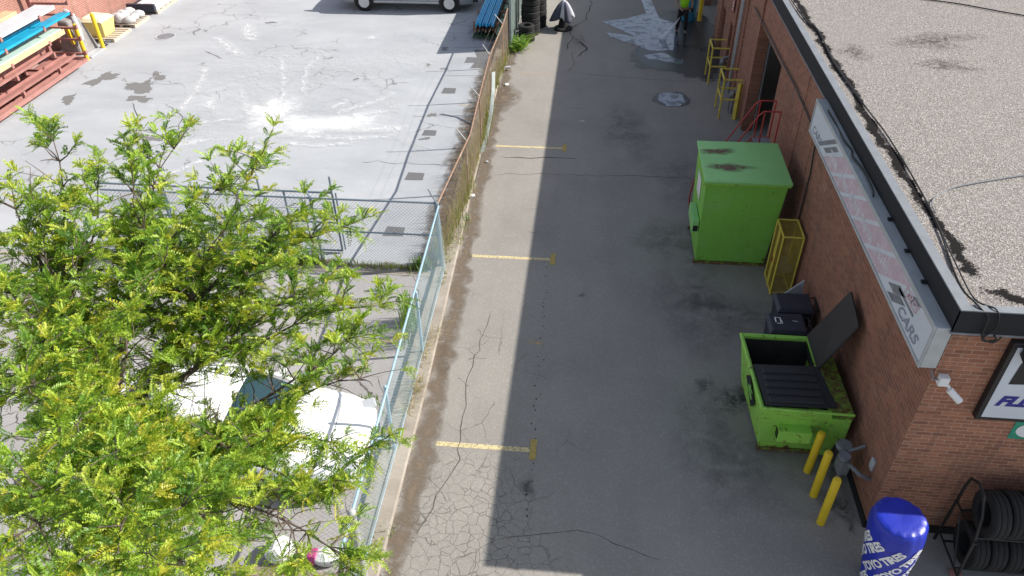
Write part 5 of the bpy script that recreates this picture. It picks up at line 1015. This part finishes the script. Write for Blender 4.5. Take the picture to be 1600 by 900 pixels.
def pallet(x0_, y0_, x1_, y1_, lab, mat='palewood'):
    p = thing('pallet', ((x0_ + x1_) / 2, (y0_ + y1_) / 2, 0), lab, 'pallet', 'wooden pallets along the left wall')
    n = 6; st = (y1_ - y0_) / n
    for k in range(n): MB().box(x0_, y0_ + k * st, .11, x1_, y0_ + k * st + st * .7, .135).build('deck_board', mat, p)
    for k in range(3): x = x0_ + (x1_ - x0_ - .08) * k / 2; MB().box(x, y0_, 0, x + .08, y1_, .108).build('runner', mat, p)
    return p
pallet(-19.2, 26.6, -18.1, 27.9, 'bare pallet under the yellow bin')
pallet(-19.3, 28.2, -18.1, 29.4, 'pallet under the white sacks')
pallet(-19.3, 29.9, -18.0, 32.4, 'pallet under the pale metal profiles')
o = thing('plastic_bin', (-18.85, 27.15, .14), 'yellow plastic bin with pale lid on a pallet by the left wall', 'bin')
MB().hexa([(-19.15, 26.75, .14), (-18.5, 26.75, .14), (-18.5, 27.45, .14), (-19.15, 27.45, .14), (-19.25, 26.65, .70), (-18.42, 26.65, .70), (-18.42, 27.55, .70), (-19.25, 27.55, .70)]).build('body', 'lemon', o, bevel=.03)
MB().hexa([(-19.28, 26.62, .705), (-18.40, 26.62, .705), (-18.40, 27.58, .705), (-19.28, 27.58, .705), (-19.2, 26.75, .86), (-18.55, 26.75, .82), (-18.55, 27.45, .82), (-19.2, 27.45, .86)]).build('lid', 'lemonlid', o, bevel=.03)
rnd = random.Random(12); nm = ('front left', 'front middle', 'front right', 'middle left', 'central', 'middle right', 'rear left', 'rear middle', 'rear right')
for i in range(9):
    x, y = -19.1 + (i % 3) * .36, 28.4 + (i // 3) * .36; mb = MB(); mb.lathe([(.001, 0), (.17, .02), (.21, .1), (.19, .2), (.1, .26), (.001, .27)], (0, 0, 0), 12); mb.v = [(x + a * (1 + .2 * math.sin(5 * b + i)), y + b * .9 + .03 * math.sin(9 * a), .136 + c * (1 + .4 * (i % 3 == 1))) for a, b, c in mb.v]
    T(mb.build('sack', 'bag', smooth=True, sharp=60), f'{nm[i]} white sack of the heap on the pallet by the left wall', 'sack', 'white sacks heaped on a pallet')
for i in range(5):
    x = -19.2 + i * .24; mb = MB(); mb.box(x, 29.95, .14, x + .2, 32.6, .32 + .03 * (i % 2)); T(mb.build('metal_profile', 'paleblue' if i else 'navy_pl', bevel=.01), ('dark blue wrapped profile nearest the left wall', 'pale metal profile next to the dark wrapped one', 'middle pale metal profile on the pallet', 'pale metal profile right of the middle one', 'outermost pale metal profile facing the yard')[i], 'metal profile', 'metal profiles on a pallet by the left wall')
T(MB().box(-19.25, 29.8, .141, -18.05, 29.94, .42).build('wrap', 'navy_pl', bevel=.02), 'dark plastic wrap over the near ends of the pale profiles', 'wrap')
o = thing('manhole_cover', (-16.44, 27.37, 0), 'round dark manhole cover set in the pale yard', 'manhole cover')
MB().lathe([(.001, .016), (.32, .016), (.34, .012)], (-16.44, 27.37, 0), 32).build('cover', 'grey', o); 
mb = MB(); mb.lathe([(.34, .014), (.39, .014), (.39, .004)], (-16.44, 27.37, 0), 32); mb.build('ring', 'lgrey', o)
# blue bars on the right side of the yard
Bb = thing('steel_bundle', (-4.0, 29.8, 0), 'bundle of bright blue steel bars stacked by the fence at the top edge', 'steel bundle')
for k in range(9):
    x = -4.40 + k * .082; yy = 27.85 + .09 * math.sin(k * 2.1); MB().hexa([(x, yy, .50), (x + .06, yy, .50), (x + .06, 34, .50), (x, 34, .50), (x, yy, .58 + .02 * (k % 3)), (x + .06, yy, .58 + .02 * (k % 3)), (x + .06, 34, .58), (x, 34, .58)]).build('bar', 'cyanbar', Bb)
Ss = thing('steel_stillage', (-4.0, 29.8, 0), 'rusty and dark green stillage of steel under the blue bars', 'stillage')
mb = MB()
for k in range(7): x = -4.45 + k * .14; mb.tube([(x, 27.7 + .1 * (k % 2), .12), (x, 34, .12)], .05, 6)
mb.build('green_tubes', 'darkgreen', Ss)
mb = MB(); [mb.tube([(-4.4 + k * .13, 27.85 + .08 * (k % 3), .3), (-4.4 + k * .13, 34, .3)], .05, 4) for k in range(7)]; mb.build('rusty_tubes', 'rustrail', Ss)
for y in (28.3, 29.6, 31.2, 33): mb = MB(); mb.box(-4.55, y, .42, -3.35, y + .1, .495); mb.box(-4.55, y, 0, -4.49, y + .1, .42); mb.box(-3.41, y, 0, -3.35, y + .1, .42); mb.build('cross_beam', 'rustrail', Ss)
for k in range(7):
    y = 27.9 + k * .85; MB().box(-3.62, y, .10, -3.36, y + .5, .32 + .02 * (k % 2)).build('green_block', 'mintgreen', Ss, bevel=.02)

# ------------------------------------------------------------------ bottom-left: sacks, timber
mb = MB(); mb.box(-4.9, 5.55, 0, -3.25, 5.70, .16); T(mb.build('timber', 'wood', bevel=.01), 'weathered grey timber beam lying at the bottom of the photo', 'timber')
mb = MB(); mb.lathe([(.001, 0), (.17, .01), (.21, .1), (.20, .22), (.12, .31), (.001, .33)], (-4.22, 6.0, .003), 18); mb.v = [(x + .02 * math.sin(20 * y), y, z) for x, y, z in mb.v]; T(mb.build('sack', 'white', smooth=True, sharp=70), 'plump plain white bag on the asphalt behind the timber', 'bag')
o = thing('sack', (-3.55, 5.98, 0), 'white bag with magenta print near the grey pole', 'bag')
mb = MB(); mb.lathe([(.001, 0), (.14, .01), (.18, .09), (.17, .17), (.1, .22), (.001, .23)], (0, 0, 0), 18); mb.v = [(-3.48 + x * 1.35, 5.98 + y * .8 + .02 * math.sin(12 * x), z + .004) for x, y, z in mb.v]; mb.build('bag', 'white', o, True)
mb = MB(); mb.hexa([(-3.80, 5.86, .02), (-3.66, 5.84, .02), (-3.64, 6.05, .02), (-3.80, 6.05, .02), (-3.76, 5.88, .22), (-3.62, 5.86, .24), (-3.62, 6.04, .24), (-3.76, 6.02, .22)]); mb.build('print', 'pinkbag', o, bevel=.02)

# ------------------------------------------------------------------ honey locust tree
Tr = thing('tree', (-5.45, 5.0, 0), 'leafy yellow-green honey locust tree standing in front of the white car', 'tree')
rnd = random.Random(31)
limb = MB(); twigs = MB()
base = Vector((-5.45, 5.0, 0)); fork = Vector((-5.50, 5.35, 2.7))
tr = [base, Vector((-5.44, 5.05, .8)), Vector((-5.5, 5.2, 1.8)), fork]
MB().tube(tr, [.15, .11, .10, .095], 12).build('trunk', 'bark', Tr, True)
lv = MB(); lv.col = []
PAL = [(.27, .42, .04), (.32, .48, .045), (.40, .53, .06), (.18, .32, .035), (.10, .22, .025), (.46, .52, .07), (.36, .52, .055)]
def frond(p, d, L, c):
    """pinnate leaf: curved rachis with paired narrow leaflets"""
    d = d.normalized(); side_ = d.cross(Vector((0, 0, 1)))
    if side_.length < .1: side_ = Vector((1, 0, 0))
    side_.normalize(); side_ = (side_ + Vector((0, 0, rnd.uniform(-.6, .6)))).normalized(); up = side_.cross(d)
    n = 10; ll = L * rnd.uniform(.18, .27); fold = rnd.uniform(.0, .9); curl = rnd.uniform(.1, .9); bend = rnd.gauss(0, .22) * L
    for i in range(n):
        t = (i + .4) / n; q = p + d * (L * t) - Vector((0, 0, curl * L * t * t * .6)) + side_ * (bend * t * t)
        w_ = L * .052; l2 = ll * (1 - .6 * abs(t - .4) * 1.4) * rnd.uniform(.8, 1.15)
        for s_ in (-1, 1):
            o_ = (side_ * s_ + d * rnd.uniform(.35, .75) + up * (fold + rnd.gauss(0, .18))).normalized(); e = q + o_ * l2; b = len(lv.v); k = (d * w_ + up * rnd.gauss(0, .3) * w_); mid = q + o_ * l2 * .5
            lv.v += [tuple(q), tuple(mid - k), tuple(e), tuple(mid + k)]; lv.f.append((b, b + 1, b + 2, b + 3)); kk = rnd.uniform(.85, 1.15); cc = tuple(x * kk for x in c); lv.col += [cc] * 4
def open_gap(p):   # the crown is thin above the car roof, its bonnet and the gap beside the trunk
    v = Vector(p) - Vector((0, 0, 10)); c = [sum(CR[k][i] * v[i] for i in range(3)) for k in range(3)]
    x, y = c[0] / c[2] * 1173.86 + 800, c[1] / c[2] * 1173.86 + 450
    for cx, cy, a, b_ in ((328, 625, 70, 40), (520, 645, 60, 50), (420, 610, 40, 26), (210, 545, 34, 34), (215, 610, 34, 22), (60, 255, 50, 26), (200, 300, 30, 20), (590, 620, 40, 60), (430, 800, 90, 26), (450, 850, 70, 26), (505, 820, 50, 40)):
        if ((x - cx) / a) ** 2 + ((y - cy) / b_) ** 2 < 1: return True
    return False
def tuft(p, d, n, tip):
    if open_gap(p + d * .08) and rnd.random() < .88: return
    young = tip and rnd.random() < .5; base_c = rnd.choice(PAL)
    for _ in range(n):
        v = (d + Vector((rnd.gauss(0, .75), rnd.gauss(0, .75), rnd.gauss(.25, .4)))).normalized(); c = rnd.choice(PAL) if rnd.random() < .4 else base_c
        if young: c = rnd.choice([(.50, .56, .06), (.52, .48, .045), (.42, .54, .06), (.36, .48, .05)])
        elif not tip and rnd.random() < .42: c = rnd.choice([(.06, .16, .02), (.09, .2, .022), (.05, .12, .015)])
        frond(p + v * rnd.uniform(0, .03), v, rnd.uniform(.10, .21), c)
def branch(a, b, r0, r1, depth, leafy):
    L = (b - a).length; n = max(3, int(L / .25)); pts = []; bow = Vector((rnd.gauss(0, .07), rnd.gauss(0, .07), rnd.uniform(-.02, .12))) * L; ph = rnd.uniform(0, 6)
    for i in range(n + 1):
        t = i / n; pts.append(a.lerp(b, t) + bow * math.sin(PI * t) + Vector((math.sin(ph + 7 * t), math.cos(ph + 5 * t), math.sin(2 * ph + 6 * t))) * .018 * L)
    (limb if depth == 0 else twigs).tube(pts, [r0 + (r1 - r0) * i / n for i in range(n + 1)], 7 if depth == 0 else 4)
    return pts
tips = [(80, 215, 8.6), (15, 285, 8.2), (150, 290, 8.3), (270, 222, 8.7), (335, 290, 8.6), (400, 245, 9.1), (470, 335, 8.9), (535, 352, 9.1), (410, 410, 8.6), (500, 440, 8.7), (592, 480, 8.7), (545, 530, 8.4), (565, 590, 8.2), (572, 700, 8.0), (520, 750, 7.6), (440, 640, 8.0), (390, 700, 7.3), (250, 420, 7.6), (120, 400, 7.5), (25, 440, 7.1), (40, 600, 6.6), (170, 720, 6.3), (290, 790, 6.1), (80, 770, 5.7), (20, 850, 5.3), (190, 870, 5.4), (370, 840, 6.4), (470, 870, 7.1), (150, 540, 7.1), (-120, 380, 7.6), (-150, 620, 6.6), (100, 1000, 5.0), (330, 960, 5.8), (230, 330, 8.1), (100, 680, 6.2), (240, 900, 5.5), (540, 890, 7.2), (450, 790, 7.2), (60, 330, 7.9), (210, 260, 8.4), (350, 360, 8.3)]
forks = [fork, fork + Vector((.08, .1, .25)), fork + Vector((-.05, .12, .5)), fork + Vector((.1, -.1, .4)), Vector((-5.48, 5.3, 2.3))]
tipv = [ray(a, b_ + (8 if b_ < 300 else 0), c) for a, b_, c in tips]
cen = [tipv[i].copy() for i in (1, 3, 6, 9, 12, 15, 19, 22, 25, 28, 31)]
for _ in range(12):
    grp = [[] for _ in cen]
    for v in tipv: grp[min(range(len(cen)), key=lambda k: (cen[k] - v).length)].append(v)
    cen = [sum(g_, Vector()) / len(g_) if g_ else c for g_, c in zip(grp, cen)]
for i, (c, g_) in enumerate(zip(cen, grp)):
    f = forks[i % 5]; hub = f.lerp(c, .5) + Vector((0, 0, .08 * (c - f).length - .1))
    p0 = branch(f, hub, .052, .030, 0, False)
    for tp in g_:
        L = (tp - hub).length; midp = hub.lerp(tp, .4) + Vector((0, 0, .03 * L))
        p1 = branch(hub, midp, .024, .016, 0, False); p2 = branch(midp, tp, .015, .005, 0, True)
        pts = p0[-4:-1] + p1 + p2[1:]; nn_ = len(pts); dr = (tp - hub).normalized()
        tuft(tp, dr, 9, True)
        for j, p in enumerate(pts):
            t = j / nn_
            for _ in range(4 if t < .35 else 4):
                v = (dr * .5 + Vector((rnd.gauss(0, .75), rnd.gauss(0, .75), rnd.gauss(.12, .38)))).normalized(); bl = rnd.uniform(.3, .85) * (1 - .45 * t)
                e = p + v * bl; bp = branch(p, e, .009, .003, 1, True)
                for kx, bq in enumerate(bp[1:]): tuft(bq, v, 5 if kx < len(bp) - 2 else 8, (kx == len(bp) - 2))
limb.build('limbs', 'bark', Tr, True); twigs.build('twigs', 'bark', Tr)
lv.build('crown', 'leaf', Tr)
